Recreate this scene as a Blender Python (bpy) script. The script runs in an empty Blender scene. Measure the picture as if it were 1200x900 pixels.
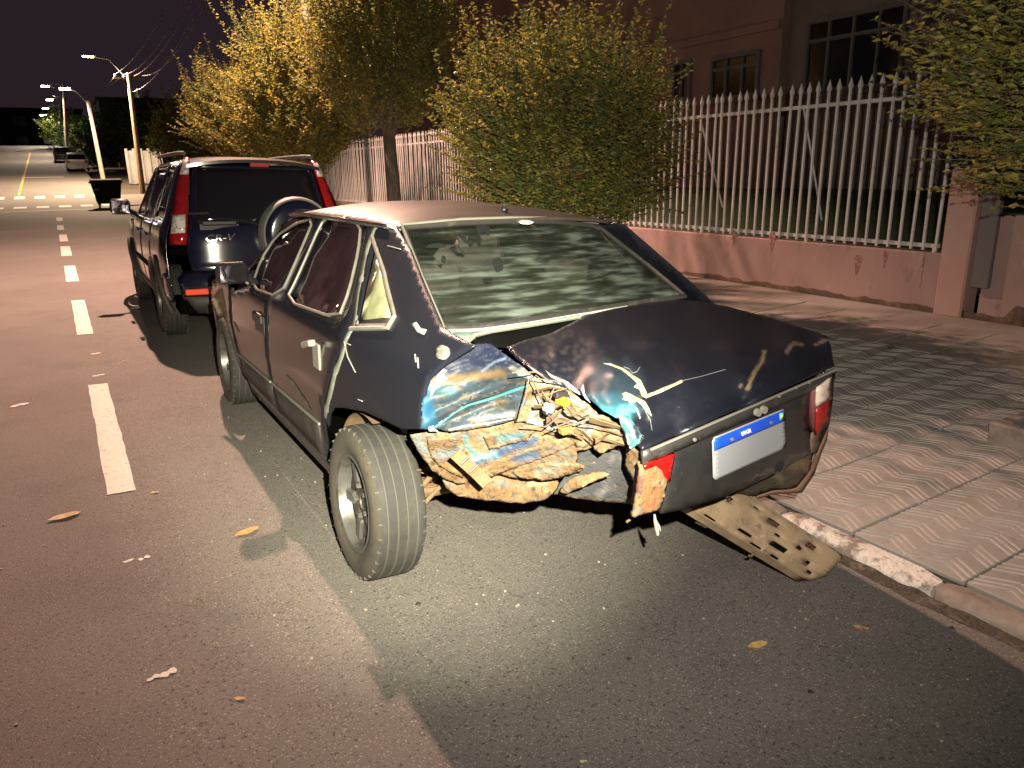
import bpy, math, random
import numpy as np
from mathutils import Vector, Matrix, noise
from mathutils.geometry import delaunay_2d_cdt
random.seed(7)
sc = bpy.context.scene
COL = sc.collection

# ---------------------------------------------------------------- camera
FPX, CAMH = 886.0, 1.5                      # focal length in photo pixels (1200 wide), eye height
CEN = np.array([600.0, 450.0])
def cray(p):
    d = np.array([p[0]-CEN[0], p[1]-CEN[1], FPX]); return d/np.linalg.norm(d)
_Y = cray((60, 208)); _X = cray((2181, 170)); _X = _X-_Y*(_X@_Y); _X /= np.linalg.norm(_X)
_D = np.cross(_Y, _X); _D = _D if _D[1] > 0 else -_D
M = np.stack([_X, _Y, -_D])                 # rows: world axes in camera coordinates
CAMP = np.array([0, 0, CAMH])
cam = bpy.data.cameras.new('camera'); cam_o = bpy.data.objects.new('camera', cam); COL.objects.link(cam_o)
R3 = np.stack([M@[1, 0, 0], M@[0, -1, 0], M@[0, 0, -1]], axis=1)
cam_o.matrix_world = Matrix.Translation((0, 0, CAMH)) @ Matrix(R3.tolist()).to_4x4()
cam.sensor_width = 36; cam.lens = 36*FPX/1200; cam.clip_end = 2000; cam.clip_start = .05
sc.camera = cam_o

# ---------------------------------------------------------------- night sky, exposure, hand torch, added fill spot
w = bpy.data.worlds.new('World'); sc.world = w; w.use_nodes = True
bg = w.node_tree.nodes['Background']; bg.inputs[0].default_value = (.0185, .0118, .0165, 1); bg.inputs[1].default_value = 1.0
sc.view_settings.view_transform = 'Standard'; sc.view_settings.look = 'None'; sc.view_settings.exposure = .15; sc.view_settings.gamma = 1
TORCH_W, LAMP_W = 2450.0, 12600.0
def lamp_light(name, loc, watts, color, radius=.12, spot=None, aim=None, blend=.4):
    l = bpy.data.lights.new(name, 'SPOT' if spot else 'POINT'); l.energy = watts; l.color = color; l.shadow_soft_size = radius
    o = bpy.data.objects.new(name, l); COL.objects.link(o); o.location = loc
    if spot:
        l.spot_size = math.radians(spot); l.spot_blend = blend
        o.rotation_euler = (Vector(aim)-Vector(loc)).to_track_quat('-Z', 'Y').to_euler()
    return o
torch = lamp_light('hand_torch', (.10, -.10, 1.66), TORCH_W, (1.0, .93, .66), .012, 49, (1.22, 2.75, .70), 1.0)
tree_fill = lamp_light('tree_fill_spot', (.10, -.10, 1.66), TORCH_W*.32, (1.0, .90, .74), .012, 120, (3.6, 5.6, 2.0), 1.0)  # added fill spot beside the torch, aimed at the trees to brighten them

# ---------------------------------------------------------------- ray helpers
class Frame:
    def __init__(s, o, tilt=0, yaw=0):
        s.o = np.array(o, float); s.tilt = tilt; s.yaw = yaw
        m = Matrix.Rotation(yaw, 3, 'Z') @ Matrix.Rotation(tilt, 3, 'Y')
        s.R = np.array(m).T; s.m = Matrix.Translation(o) @ m.to_4x4()
    def ray(s, p): return s.R@(CAMP-s.o), s.R@(M@cray(p))
    def at(s, p, ax, v):
        o, d = s.ray(p); return o+(v-o[ax])/d[ax]*d
W = Frame((0, 0, 0))
def sstep(a, b, x):
    t = min(1, max(0, (x-a)/(b-a))); return t*t*(3-2*t)
def gz(y):                                   # long profile of the street: level, then uphill to a crest
    if y < 46: return 0.0
    if y < 56: return .08*(y-46)**2/20
    if y < 118: return .4+.08*(y-56)
    if y < 128: return 5.36+.08*(y-118)-.013*(y-118)**2/2
    return 5.51-.05*(y-128)
KERB = 2.62
def rz(x, y=0):
    fade = 1-sstep(36, 44, y)
    return gz(y)-.035*max(0, x)*fade
def pz(x, y=0): return rz(KERB, 0)+.058+.039*(x-KERB)+gz(y)
def hit(p, f):                               # walk a photo ray until it meets the surface z = f(x, y)
    d = M@cray(p); t0 = .2; 
    t = t0
    while t < 400:
        q = CAMP+t*d
        if q[2] < f(q[0], q[1]): break
        t0 = t; t *= 1.01
    for _ in range(40):
        m_ = (t0+t)/2; q = CAMP+m_*d
        if q[2] < f(q[0], q[1]): t = m_
        else: t0 = m_
    return CAMP+t*d
def road_hit(p): return hit(p, rz)
def pave_hit(p): return hit(p, pz)

# ---------------------------------------------------------------- materials
MATS = {}
def mat(name, col, rough=.6, metal=0.0, layers=(), bump=None, coat=0, spec=.5, emit=None, vcol=False, alpha=None, trans=0, sss=0, stretch=None, world=False):
    """layers: (noise scale, colour, low, high[, detail]) mixed over the base in turn; bump: (scale, strength, distance)"""
    if name in MATS: return MATS[name]
    m = bpy.data.materials.new(name); m.use_nodes = True; nt = m.node_tree; N = nt.nodes; L = nt.links
    b = N['Principled BSDF']
    b.inputs['Roughness'].default_value = rough; b.inputs['Metallic'].default_value = metal
    b.inputs['Specular IOR Level'].default_value = spec; b.inputs['Coat Weight'].default_value = coat; b.inputs['Coat Roughness'].default_value = .12
    if trans: b.inputs['Transmission Weight'].default_value = trans
    tc = N.new('ShaderNodeTexCoord'); src = N.new('ShaderNodeNewGeometry').outputs['Position'] if world else tc.outputs['Object']
    if stretch:
        mp = N.new('ShaderNodeMapping'); mp.inputs['Scale'].default_value = stretch; L.new(src, mp.inputs['Vector']); src = mp.outputs[0]
    if vcol:
        a = N.new('ShaderNodeAttribute'); a.attribute_name = 'Col'; out = a.outputs['Color']
    else:
        r = N.new('ShaderNodeRGB'); r.outputs[0].default_value = (*col, 1); out = r.outputs[0]
    for k, ly in enumerate(layers):
        n = N.new('ShaderNodeTexNoise'); n.inputs['Scale'].default_value = ly[0]; n.inputs['Detail'].default_value = ly[4] if len(ly) > 4 else 5
        n.inputs['Roughness'].default_value = .65
        L.new(src, n.inputs['Vector'])
        mr = N.new('ShaderNodeMapRange'); mr.inputs[1].default_value = ly[2]; mr.inputs[2].default_value = ly[3]
        L.new(n.outputs[0], mr.inputs[0])
        mx = N.new('ShaderNodeMix'); mx.data_type = 'RGBA'; L.new(mr.outputs[0], mx.inputs[0]); L.new(out, mx.inputs[6]); mx.inputs[7].default_value = (*ly[1], 1)
        out = mx.outputs[2]
    L.new(out, b.inputs['Base Color'])
    if bump:
        n = N.new('ShaderNodeTexNoise'); n.inputs['Scale'].default_value = bump[0]; n.inputs['Detail'].default_value = 6; L.new(src, n.inputs['Vector'])
        bm = N.new('ShaderNodeBump'); bm.inputs['Strength'].default_value = bump[1]; bm.inputs['Distance'].default_value = bump[2]
        L.new(n.outputs[0], bm.inputs['Height']); L.new(bm.outputs[0], b.inputs['Normal'])
    if emit:
        b.inputs['Emission Color'].default_value = (*emit[0], 1); b.inputs['Emission Strength'].default_value = emit[1]
    if sss:
        t = N.new('ShaderNodeBsdfTranslucent'); L.new(out, t.inputs[0]); ms = N.new('ShaderNodeMixShader'); ms.inputs[0].default_value = sss
        L.new(b.outputs[0], ms.inputs[1]); L.new(t.outputs[0], ms.inputs[2]); L.new(ms.outputs[0], N['Material Output'].inputs[0])
    if alpha is not None: b.inputs['Alpha'].default_value = alpha
    MATS[name] = m; return m

# ---------------------------------------------------------------- mesh helpers
def tag(o, label=None, cat=None, group=None, kind=None):
    if label: o['label'] = label
    if cat: o['category'] = cat
    if group: o['group'] = group
    if kind: o['kind'] = kind
    return o
def empty(name, loc=(0, 0, 0), rz_=0, mtx=None):
    o = bpy.data.objects.new(name, None); COL.objects.link(o); o.empty_display_size = .2
    if mtx is not None: o.matrix_world = mtx
    else: o.location = loc; o.rotation_euler = (0, 0, rz_)
    return o
def link(name, me, parent=None, loc=None):
    o = bpy.data.objects.new(name, me); COL.objects.link(o); o.parent = parent
    if loc is not None: o.location = loc
    return o
class MB:
    def __init__(s): s.v = []; s.f = []; s.m = []
    def add(s, v, f, mi=0):
        n = len(s.v); s.v += [tuple(map(float, q)) for q in v]; s.f += [tuple(i+n for i in q) for q in f]; s.m += [mi]*len(f); return s
    def box(s, c, h, rot=None, mi=0, bev=0.0):
        """centre, half sizes; bev > 0 chamfers the edges"""
        c = Vector(c); hx, hy, hz = h
        if bev <= 0:
            v = [Vector((a*hx, b*hy, d*hz)) for a in (-1, 1) for b in (-1, 1) for d in (-1, 1)]
            f = [(0, 1, 3, 2), (4, 6, 7, 5), (0, 4, 5, 1), (2, 3, 7, 6), (0, 2, 6, 4), (1, 5, 7, 3)]
        else:
            e = min(bev, hx*.9, hy*.9, hz*.9); v = []; idx = {}
            for a in (-1, 1):
                for b in (-1, 1):
                    for d in (-1, 1):
                        for ax in range(3):
                            q = [a*hx, b*hy, d*hz]
                            for k in range(3):
                                if k != ax: q[k] -= (a, b, d)[k]*e
                            idx[(a, b, d, ax)] = len(v); v.append(Vector(q))
            f = []
            S = (-1, 1)
            for a in S: f.append([idx[(a, b, d, 0)] for b, d in ((-1, -1), (-1, 1), (1, 1), (1, -1))][::(1 if a < 0 else -1)])
            for b in S: f.append([idx[(a, b, d, 1)] for a, d in ((-1, -1), (1, -1), (1, 1), (-1, 1))][::(1 if b < 0 else -1)])
            for d in S: f.append([idx[(a, b, d, 2)] for a, b in ((-1, -1), (-1, 1), (1, 1), (1, -1))][::(1 if d < 0 else -1)])
            for a in S:
                for b in S: f.append([idx[(a, b, -1, 0)], idx[(a, b, 1, 0)], idx[(a, b, 1, 1)], idx[(a, b, -1, 1)]][::(1 if a*b > 0 else -1)])
            for a in S:
                for d in S: f.append([idx[(a, -1, d, 0)], idx[(a, 1, d, 0)], idx[(a, 1, d, 2)], idx[(a, -1, d, 2)]][::(-1 if a*d > 0 else 1)])
            for b in S:
                for d in S: f.append([idx[(-1, b, d, 1)], idx[(1, b, d, 1)], idx[(1, b, d, 2)], idx[(-1, b, d, 2)]][::(1 if b*d > 0 else -1)])
            for a in S:
                for b in S:
                    for d in S: f.append([idx[(a, b, d, 0)], idx[(a, b, d, 1)], idx[(a, b, d, 2)]][::(1 if a*b*d > 0 else -1)])
        if rot is not None: v = [rot@q for q in v]
        return s.add([q+c for q in v], f, mi)
    def tube(s, pts, r, n=8, cap=True, mi=0):
        pts = [Vector(p) for p in pts]; rs = r if isinstance(r, (list, tuple)) else [r]*len(pts); v = []; f = []
        up = None
        for i, p in enumerate(pts):
            t = (pts[min(i+1, len(pts)-1)]-pts[max(i-1, 0)]).normalized()
            if up is None: up = Vector((0, 0, 1)) if abs(t.z) < .9 else Vector((1, 0, 0))
            a = t.cross(up)
            if a.length < 1e-4: a = t.cross(Vector((.3, 1, .2)))
            a.normalize(); b = a.cross(t).normalized(); up = b
            for k in range(n):
                an = 2*math.pi*k/n; v.append(p+(a*math.cos(an)+b*math.sin(an))*rs[i])
        for i in range(len(pts)-1):
            for k in range(n):
                f.append((i*n+k, i*n+(k+1) % n, (i+1)*n+(k+1) % n, (i+1)*n+k))
        if cap: f.append(tuple(range(n))[::-1]); f.append(tuple((len(pts)-1)*n+k for k in range(n)))
        return s.add(v, f, mi)
    def lathe(s, prof, n=32, axis='x', c=(0, 0, 0), mi=0, closed=False):
        """prof: (axial, radius) pairs"""
        v = []; f = []; c = Vector(c)
        for a, r in prof:
            for k in range(n):
                t = 2*math.pi*k/n; q = (a, r*math.cos(t), r*math.sin(t))
                if axis == 'y': q = (q[1], q[0], q[2])
                if axis == 'z': q = (q[1], q[2], q[0])
                v.append(Vector(q)+c)
        m = len(prof)
        for i in range(m if closed else m-1):
            j = (i+1) % m
            for k in range(n): f.append((i*n+k, i*n+(k+1) % n, j*n+(k+1) % n, j*n+k))
        return s.add(v, f, mi)
    def build(s, name, mats, parent=None, smooth=False, loc=None, flat_angle=None):
        me = bpy.data.meshes.new(name); me.from_pydata(s.v, [], s.f)
        for q in (mats if isinstance(mats, (list, tuple)) else [mats]): me.materials.append(q)
        if any(s.m): me.polygons.foreach_set('material_index', s.m)
        me.validate()
        import bmesh
        bm = bmesh.new(); bm.from_mesh(me); bmesh.ops.recalc_face_normals(bm, faces=bm.faces); bm.to_mesh(me); bm.free()
        if smooth:
            me.shade_smooth()
            if flat_angle: me.set_sharp_from_angle(angle=math.radians(flat_angle))
        return link(name, me, parent, loc)
def box(name, c, h, m, parent=None, bev=.0, rot=None): return MB().box(c, h, rot, 0, bev).build(name, m, parent)
def tube(name, pts, r, m, parent=None, n=8): return MB().tube(pts, r, n).build(name, m, parent, smooth=True, flat_angle=50)

def inside(p, poly):
    x, y = p; c = False; j = len(poly)-1
    for i in range(len(poly)):
        a, b = poly[i], poly[j]
        if (a[1] > y) != (b[1] > y) and x < (b[0]-a[0])*(y-a[1])/(b[1]-a[1])+a[0]: c = not c
        j = i
    return c
def resample(poly, step, closed=True):
    out = []; n = len(poly)
    for i in range(n if closed else n-1):
        a = np.array(poly[i], float); b = np.array(poly[(i+1) % n], float); k = max(1, int(round(np.linalg.norm(b-a)/step)))
        for q in range(k): out.append(tuple(a+(b-a)*q/k))
    if not closed: out.append(tuple(poly[-1]))
    return out
def smooth_poly(poly, it=1):
    for _ in range(it):
        o = []
        for i in range(len(poly)):
            a = np.array(poly[i], float); b = np.array(poly[(i+1) % len(poly)], float); o += [tuple(a*.8+b*.2), tuple(a*.2+b*.8)]
        poly = o
    return poly
def dist_poly(pts, poly):
    P = np.array(pts); d = np.full(len(P), 1e9)
    for i in range(len(poly)):
        a = np.array(poly[i], float); b = np.array(poly[(i+1) % len(poly)], float); ab = b-a; L2 = max(ab@ab, 1e-12)
        t = np.clip(((P-a)@ab)/L2, 0, 1); d = np.minimum(d, np.linalg.norm(P-(a+t[:, None]*ab), axis=1))
    return d
def tri2d(outline, step, holes=()):
    loops = [resample(outline, step)]+[resample(h, step) for h in holes]
    vs = []; es = []; nb = 0
    for lp_ in loops:
        n0 = len(vs); vs += lp_; es += [(n0+i, n0+(i+1) % len(lp_)) for i in range(len(lp_))]
    nb = len(vs)
    P = np.array(loops[0]); x0, y0 = P.min(0); x1, y1 = P.max(0); g = []; r = 0; y = y0
    while y < y1:
        x = x0+(step/2 if r % 2 else 0)
        while x < x1: g.append((x, y)); x += step
        y += step*.87; r += 1
    if g:
        ok = np.ones(len(g), bool)
        for lp_ in loops: ok &= dist_poly(g, lp_) > step*.55
        g = [q for q, k in zip(g, ok) if k and inside(q, loops[0]) and not any(inside(q, h) for h in loops[1:])]
        vs += g
    rv, re, rf, ov, oe, of = delaunay_2d_cdt([Vector(q) for q in vs], es, [], 0, 1e-7)
    tris = []
    for t in rf:
        c = (rv[t[0]]+rv[t[1]]+rv[t[2]])/3
        if inside(c, loops[0]) and not any(inside(c, h) for h in loops[1:]): tris.append(tuple(t))
    bd = [any(k < nb for k in o) for o in ov]
    return [tuple(q) for q in rv], tris, bd
def surface(name, outline, fmap, m, parent, hint, step=.04, thick=.006, holes=(), roll=.004, color=None, smooth=True, cscale=1.0):
    """a sheet cut to an outline in 2-D, mapped to 3-D, given thickness and slightly rolled edges"""
    v2, tris, bd = tri2d(outline, step, holes)
    P = np.array([fmap(*q) for q in v2], float)
    T = np.array(tris); hint = np.array(hint, float)
    n = np.cross(P[T[:, 1]]-P[T[:, 0]], P[T[:, 2]]-P[T[:, 0]])
    if n.sum(0)@hint < 0: T = T[:, ::-1]; n = -n
    vn = np.zeros_like(P)
    for k in range(3): np.add.at(vn, T[:, k], n)
    vn /= np.maximum(np.linalg.norm(vn, axis=1), 1e-12)[:, None]
    if roll: P = P-vn*np.where(bd, roll, 0)[:, None]
    me = bpy.data.meshes.new(name); me.from_pydata(P.tolist(), [], T.tolist()); me.materials.append(m)
    if smooth: me.shade_smooth()
    if color is not None:
        ca = me.color_attributes.new('Col', 'FLOAT_COLOR', 'POINT')
        ca.data.foreach_set('color', np.array([(*(np.array(color(*q))*cscale), 1) for q in v2], 'f').ravel())
    o = link(name, me, parent)
    if thick:
        md = o.modifiers.new('thickness', 'SOLIDIFY'); md.thickness = thick; md.offset = -1
    return o
def rbf(ctrl):
    """smooth function through (px, py, value)"""
    C = np.array(ctrl, float); n = len(C); D = np.linalg.norm(C[:, None, :2]-C[None, :, :2], axis=2)
    A = np.zeros((n+3, n+3)); A[:n, :n] = D+np.eye(n)*.5; A[:n, n] = 1; A[:n, n+1:] = C[:, :2]; A[n:, :n] = A[:n, n:].T
    s = np.linalg.solve(A, np.concatenate([C[:, 2], [0, 0, 0]]))
    return lambda x, y: float(s[:n]@np.hypot(C[:, 0]-x, C[:, 1]-y)+s[n]+s[n+1]*x+s[n+2]*y)
def pixmap(F, ctrl, crumple=None, ax=1):
    """photo outline -> frame coordinates; ctrl gives each control point's own depth as ('y'|'z'|'x', value)"""
    cc = []
    for px, py, a, v in ctrl: cc.append((px, py, F.at((px, py), 'xyz'.index(a), v)[ax]))
    g = rbf(cc)
    def f(px, py):
        v = g(px, py)
        if crumple: v += crumple(px, py)
        return F.at((px, py), ax, v)
    return f
def ridged(px, py, s, seed=0):
    return 1-2*abs(noise.noise(Vector((px/s, py/s, seed))))
def stroke_color(base, strokes, jitter=.0, seed=0):
    """wear painted on the sheet: strokes = (polyline, width, colour, softness)"""
    S = [([np.array(q, float) for q in pl], wd, np.array(c, float), so) for pl, wd, c, so in strokes]
    def f(px, py):
        c = np.array(base(px, py) if callable(base) else base, float); p = np.array((px, py), float)
        wob = noise.noise(Vector((px/7, py/7, seed)))*.6+noise.noise(Vector((px/2.5, py/2.5, seed+3)))*.4
        for pl, wd, col, so in S:
            d = 1e9
            if len(pl) == 1: d = np.linalg.norm(p-pl[0])
            for a, b in zip(pl, pl[1:]):
                ab = b-a; t = min(1, max(0, (p-a)@ab/max(ab@ab, 1e-9))); d = min(d, np.linalg.norm(p-a-t*ab))
            e = wd*(1+.8*wob)
            k = 1-sstep(e-so*wd, e+so*wd+.01, d); c = c*(1-k)+col*k
        return tuple(c)
    return f
def copy_tree(o, parent=None):
    c = o.copy(); COL.objects.link(c); c.parent = parent
    for ch in o.children:
        copy_tree(ch, c)
    return c
# ================================================================ SETTING
asphalt = mat('asphalt', (.125, .115, .110), .85, layers=[(.35, (.155, .142, .132), .42, .66, 4), (2.2, (.104, .097, .094), .5, .75), (150, (.36, .32, .28), .585, .70, 2), (80, (.045, .041, .041), .57, .70, 2)], bump=(190, .55, .006), spec=.35)
asphalt_far = mat('asphalt_far', (.110, .095, .085), .85, layers=[(.25, (.135, .115, .10), .4, .65)], bump=(60, .3, .006))
white_paint = mat('road_paint_white', (.60, .56, .50), .75, layers=[(28, (.20, .18, .16), .58, .70, 6), (170, (.16, .14, .13), .60, .70, 2)], bump=(160, .4, .004))
yellow_paint = mat('road_paint_yellow', (.55, .36, .08), .75, layers=[(12, (.2, .15, .08), .55, .75)])
concrete = mat('concrete_tile', (.30, .283, .265), .85, layers=[(1.4, (.21, .195, .18), .42, .66), (9, (.31, .285, .26), .55, .75), (45, (.15, .14, .13), .58, .75)], world=True, bump=(70, .35, .004))
concrete_plain = mat('concrete_plain', (.30, .275, .25), .88, layers=[(1.1, (.18, .145, .125), .42, .68), (14, (.33, .28, .24), .55, .8)], world=True, bump=(45, .4, .006))
joint = mat('joint_soil', (.045, .038, .030), .95, layers=[(8, (.09, .07, .045), .5, .7)], bump=(60, .6, .01))
kerbmat = mat('kerb_concrete', (.26, .225, .195), .9, layers=[(6, (.15, .12, .10), .45, .7)], bump=(35, .7, .012))
kerb_white = mat('kerb_whitewash', (.60, .56, .51), .9, layers=[(9, (.20, .17, .145), .50, .60, 7), (40, (.26, .22, .19), .55, .68)], bump=(40, .9, .014))
pink = mat('pink_plaster', (.335, .222, .203), .88, layers=[(1.3, (.28, .185, .17), .4, .65), (3.2, (.44, .31, .27), .58, .70, 7), (5, (.18, .115, .10), .62, .76, 7), (1.1, (.21, .14, .12), .58, .74, 8)], bump=(30, .3, .006), stretch=(1, 1, .45))
pink2 = mat('pink_plaster_pale', (.40, .265, .24), .88, layers=[(2.0, (.40, .23, .19), .45, .7)], bump=(25, .3, .006))
grime = mat('wall_grime', (.075, .048, .036), .95, layers=[(9, (.16, .10, .075), .5, .7)], bump=(40, .8, .012))
soil = mat('dark_ground', (.05, .042, .034), .95, layers=[(.6, (.075, .06, .045), .4, .7)])
fence_paint = mat('fence_paint', (.52, .52, .51), .55, layers=[(11, (.36, .31, .27), .58, .70), (3, (.43, .42, .41), .45, .7)], world=True, metal=0)
lawnm = mat('lawn', (.030, .052, .018), .95, layers=[(7, (.05, .075, .025), .45, .7), (40, (.014, .026, .010), .5, .7)], bump=(55, 1.0, .05))
housem = mat('house_plaster', (.22, .135, .11), .9, layers=[(1.2, (.16, .10, .085), .4, .7)], bump=(30, .3, .006))
houseg = mat('house_plaster_grey', (.15, .125, .105), .9, layers=[(1.5, (.10, .085, .072), .4, .7)], bump=(30, .3, .006))
framem = mat('window_frame_grey', (.095, .088, .085), .5)
darkglass = mat('dark_glass', (.006, .006, .008), .12, spec=.6)
steel = mat('galvanised', (.35, .34, .33), .45, .6)

def sheet(name, xs, ys, fz, m, parent=None, kind=None, loc=None):
    v = [(x, y, fz(x, y)) for y in ys for x in xs]; nx = len(xs)
    f = [(j*nx+i, j*nx+i+1, (j+1)*nx+i+1, (j+1)*nx+i) for j in range(len(ys)-1) for i in range(nx-1)]
    me = bpy.data.meshes.new(name); me.from_pydata(v, [], f); me.materials.append(m); me.shade_smooth()
    o = link(name, me, parent); 
    if kind: o['kind'] = kind
    return o
ys_road = list(np.arange(-8, 36, 2))+list(np.arange(36, 132, 1.0))+[140, 160, 200, 260]
road = sheet('road', [-6.6, -4, -2, -.4, 0, .3, 1, 1.8, KERB], ys_road, lambda x, y: rz(x, y), asphalt, None, 'structure')
for s, a, b in (('cross_street', KERB, 46), ('cross_street', -46, -6.6)):
    sheet(s, list(np.linspace(a, b, 8)), list(np.arange(46.6, 56.5, 1)), lambda x, y: gz(y)-.001, asphalt_far, None, 'structure')
def ground_z(x, y):
    r = math.hypot(x, y)
    return min(gz(min(y, 300)), 6)-.35 if y > 40 else -.35
sheet('ground', [-700, -200, -60, -20, -6, 0, 6, 20, 60, 200, 700], [-300, -60, -10, 10, 40]+list(np.arange(44, 132, 4))+[160, 200, 260, 600, 1400], ground_z, soil, None, 'structure')
# painted markings: thin sheets lying 4 mm above the asphalt
def mark(name, x0, x1, y0, y1, m=white_paint, skew=0, ragged=.004, lift=.004):
    n = max(2, int((y1-y0)/.12)); n = min(n, 24); v = []; f = []
    for j in range(n+1):
        y = y0+(y1-y0)*j/n
        a = x0+random.uniform(-ragged, ragged)+skew*j/n; b = x1+random.uniform(-ragged, ragged)+skew*j/n
        for x in (a, b): v.append((x, y, rz(x, y)+lift))
    for j in range(n): f.append((2*j, 2*j+1, 2*j+3, 2*j+2))
    me = bpy.data.meshes.new(name); me.from_pydata(v, [], f); me.materials.append(m); return link(name, me, road)
def dash_px(xl, xr, yt, yb):
    q = [road_hit(p) for p in ((xl[0], yt), (xr[0], yt), (xl[1], yb), (xr[1], yb))]
    mark('lane_dash', (q[0][0]+q[2][0])/2, (q[1][0]+q[3][0])/2, (q[2][1]+q[3][1])/2, (q[0][1]+q[1][1])/2)
dash_px((104.3, 124), (127.3, 159.3), 450.6, 578)
dash_px((83.3, 90.6), (99.3, 109.3), 352, 392)
dash_px((75.3, 77.3), (89, 91.6), 311.6, 330)
dash_px((71, 72), (82.5, 84), 289, 300)
dash_px((69, 70), (78, 80), 275, 283)
dash_px((66.5, 67.5), (74, 75.5), 264, 269.5)
dash_px((66, 66.5), (73, 73.5), 255, 259)
# scuffed remnants of paint
for px, py, s in ((148, 659, .016), (166, 656, .018), (176, 797, .018), (193, 792, .022), (18, 476, .05), (110, 415, .03), (112, 441, .035)):
    q = road_hit((px, py)); n = 7
    for k in range(2):
        pts = [(q[0]+s*math.cos(t)*random.uniform(.5, 1)+k*s*1.1, q[1]+k*s*.5+s*1.0*math.sin(t)*random.uniform(.3, 1)) for t in np.linspace(0, 6.28, n, endpoint=False)]
        me = bpy.data.meshes.new('paint_scuff'); me.from_pydata([(a, b, rz(a, b)+.003+.001*k) for a, b in pts], [], [tuple(range(n))]); me.materials.append(white_paint); link('paint_scuff', me, road)
# stop line and zebra crossings at the junction
yl = road_hit((50, 247))[1]
mark('stop_line', -6.2, 2.0, yl, yl+.35, ragged=.02)
yz = road_hit((50, 243.4))[1]
for k in range(9): mark('zebra_stripe', -6.0+k*1.02, -5.42+k*1.02, yz-.2, yz+1.6)
yu = road_hit((50, 232))[1]
for k in range(9): mark('zebra_stripe', -6.3+k*1.05, -5.75+k*1.05, yu-.3, yu+1.2)
qa = road_hit((22, 229)); qb = road_hit((35.5, 179))
n = 24; v = []
for j in range(n+1):
    y = qa[1]+(qb[1]-qa[1])*j/n; x = qa[0]+(qb[0]-qa[0])*j/n
    v += [(x-.07, y, rz(x, y)+.006), (x+.07, y, rz(x, y)+.006)]
me = bpy.data.meshes.new('centre_line'); me.from_pydata(v, [], [(2*j, 2*j+1, 2*j+3, 2*j+2) for j in range(n)]); me.materials.append(yellow_paint); link('centre_line', me, road)
q = road_hit((50, 208)); mark('far_dash', q[0]-1.4, q[0]+1.4, q[1], q[1]+.4)

# pavement: bedding slab with tiles laid on it
TX0, TP = 2.735, .48
pave = sheet('pavement', list(np.linspace(KERB+.09, 7.0, 10)), list(np.arange(-4, 45, 1.0)), lambda x, y: pz(x, y)-.022, joint, None, 'structure')
rib_m = mat('worn_rib', (.38, .36, .335), .85, layers=[(5, (.25, .235, .22), .45, .66)], world=True, bump=(70, .3, .004))
def tile_mesh(ribbed):
    b = MB(); h = TP/2-.004; b.box((0, 0, -.009), (h, h, .011), bev=.004)
    if ribbed:
        n = 4; c = 2*h/n                     # bands of three ribs running in zigzag
        for i in range(3):
            for j in range(n):
                d = 1 if j % 2 else -1
                for k in (-1, 0, 1):
                    cx, cy = -h+2*h*(i+.5)/3+k*.036, -h+c*(j+.5)
                    if abs(cx) > h-.035: continue
                    b.box((cx, cy, .0026), (.0060, c*.56, .0026), rot=Matrix.Rotation(d*math.radians(30), 3, 'Z'), mi=1, bev=.002)
    o = b.build('tile', [concrete if ribbed else concrete_plain, rib_m]); me = o.data; bpy.data.objects.remove(o); return me
t_rib, t_plain = tile_mesh(True), tile_mesh(False)
sl = math.atan(.039)
for j in range(25):
    for i in range(8):
        x, y = TX0+TP*(i+.5), -.105+TP*(j+.5)
        o = link('tile', t_rib if i < 6 else t_plain, pave, (x, y, pz(x, y)+random.uniform(-.003, .003)))
        o.rotation_euler = (random.uniform(-.006, .006), -sl+random.uniform(-.006, .006), 0)
sheet('apron', list(np.linspace(TX0+TP*8+.01, 6.96, 3)), list(np.arange(-4, 45, 1.0)), lambda x, y: pz(x, y)-.004, concrete_plain, pave)
sheet('far_slab', list(np.linspace(TX0, TX0+TP*8, 5)), list(np.arange(11.95, 45, 1.5)), lambda x, y: pz(x, y)-.002, concrete_plain, pave)
# kerb: worn stones, some still whitewashed
kb = empty('kerb'); tag(kb, kind='structure')
y = -2.05; k = 0
while y < 44:
    L = random.uniform(.62, .8) if y < 6 else 2.0
    b = MB(); nx, ny, nz = 4, 9, 4
    white = abs(y+L/2-1.45) < .36 or (k % 3 == 0 and y > 2.4)
    prof = [(KERB-.004, -.16), (KERB, .02), (KERB+.010, .038), (KERB+.025, .052), (KERB+.06, .058), (KERB+.10, .057), (KERB+.10, -.05)]
    vs = []; fs = []
    for j in range(ny+1):
        yy = y+.006+(L-.012)*j/ny; e = .018 if j in (0, ny) else 0
        for pxx, pzz in prof:
            nn = noise.noise(Vector((pxx*14, yy*9, pzz*14)))*.016+noise.noise(Vector((pxx*5, yy*4, 3)))*.016 if pzz > 0 and pxx < KERB+.09 else 0
            vs.append((pxx+nn*.7+(e if pxx < KERB+.05 else 0), yy, rz(KERB, yy)+pzz+nn-(e if pzz > .05 else 0)))
    m_ = len(prof)
    for j in range(ny):
        for i in range(m_-1): fs.append((j*m_+i, j*m_+i+1, (j+1)*m_+i+1, (j+1)*m_+i))
    fs += [tuple(range(m_)), tuple(ny*m_+i for i in range(m_))]
    b.add(vs, fs); b.build('kerb_stone', kerb_white if white else kerbmat, kb, smooth=True, flat_angle=45)
    y += L; k += 1
random.seed(21)
v = []; ys_ = np.arange(-1.5, 9, .06)
for yy in ys_:
    wdt = .05+.05*abs(noise.noise(Vector((yy*1.7, 5, 0))))+.05*abs(noise.noise(Vector((yy*6, 2, 0))))
    for u in (0, .5, 1): x = KERB+.004-wdt*u; v.append((x, yy, rz(x)+.003+.012*(1-u)**2*(1+noise.noise(Vector((x*30, yy*30, 0))))))
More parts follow.
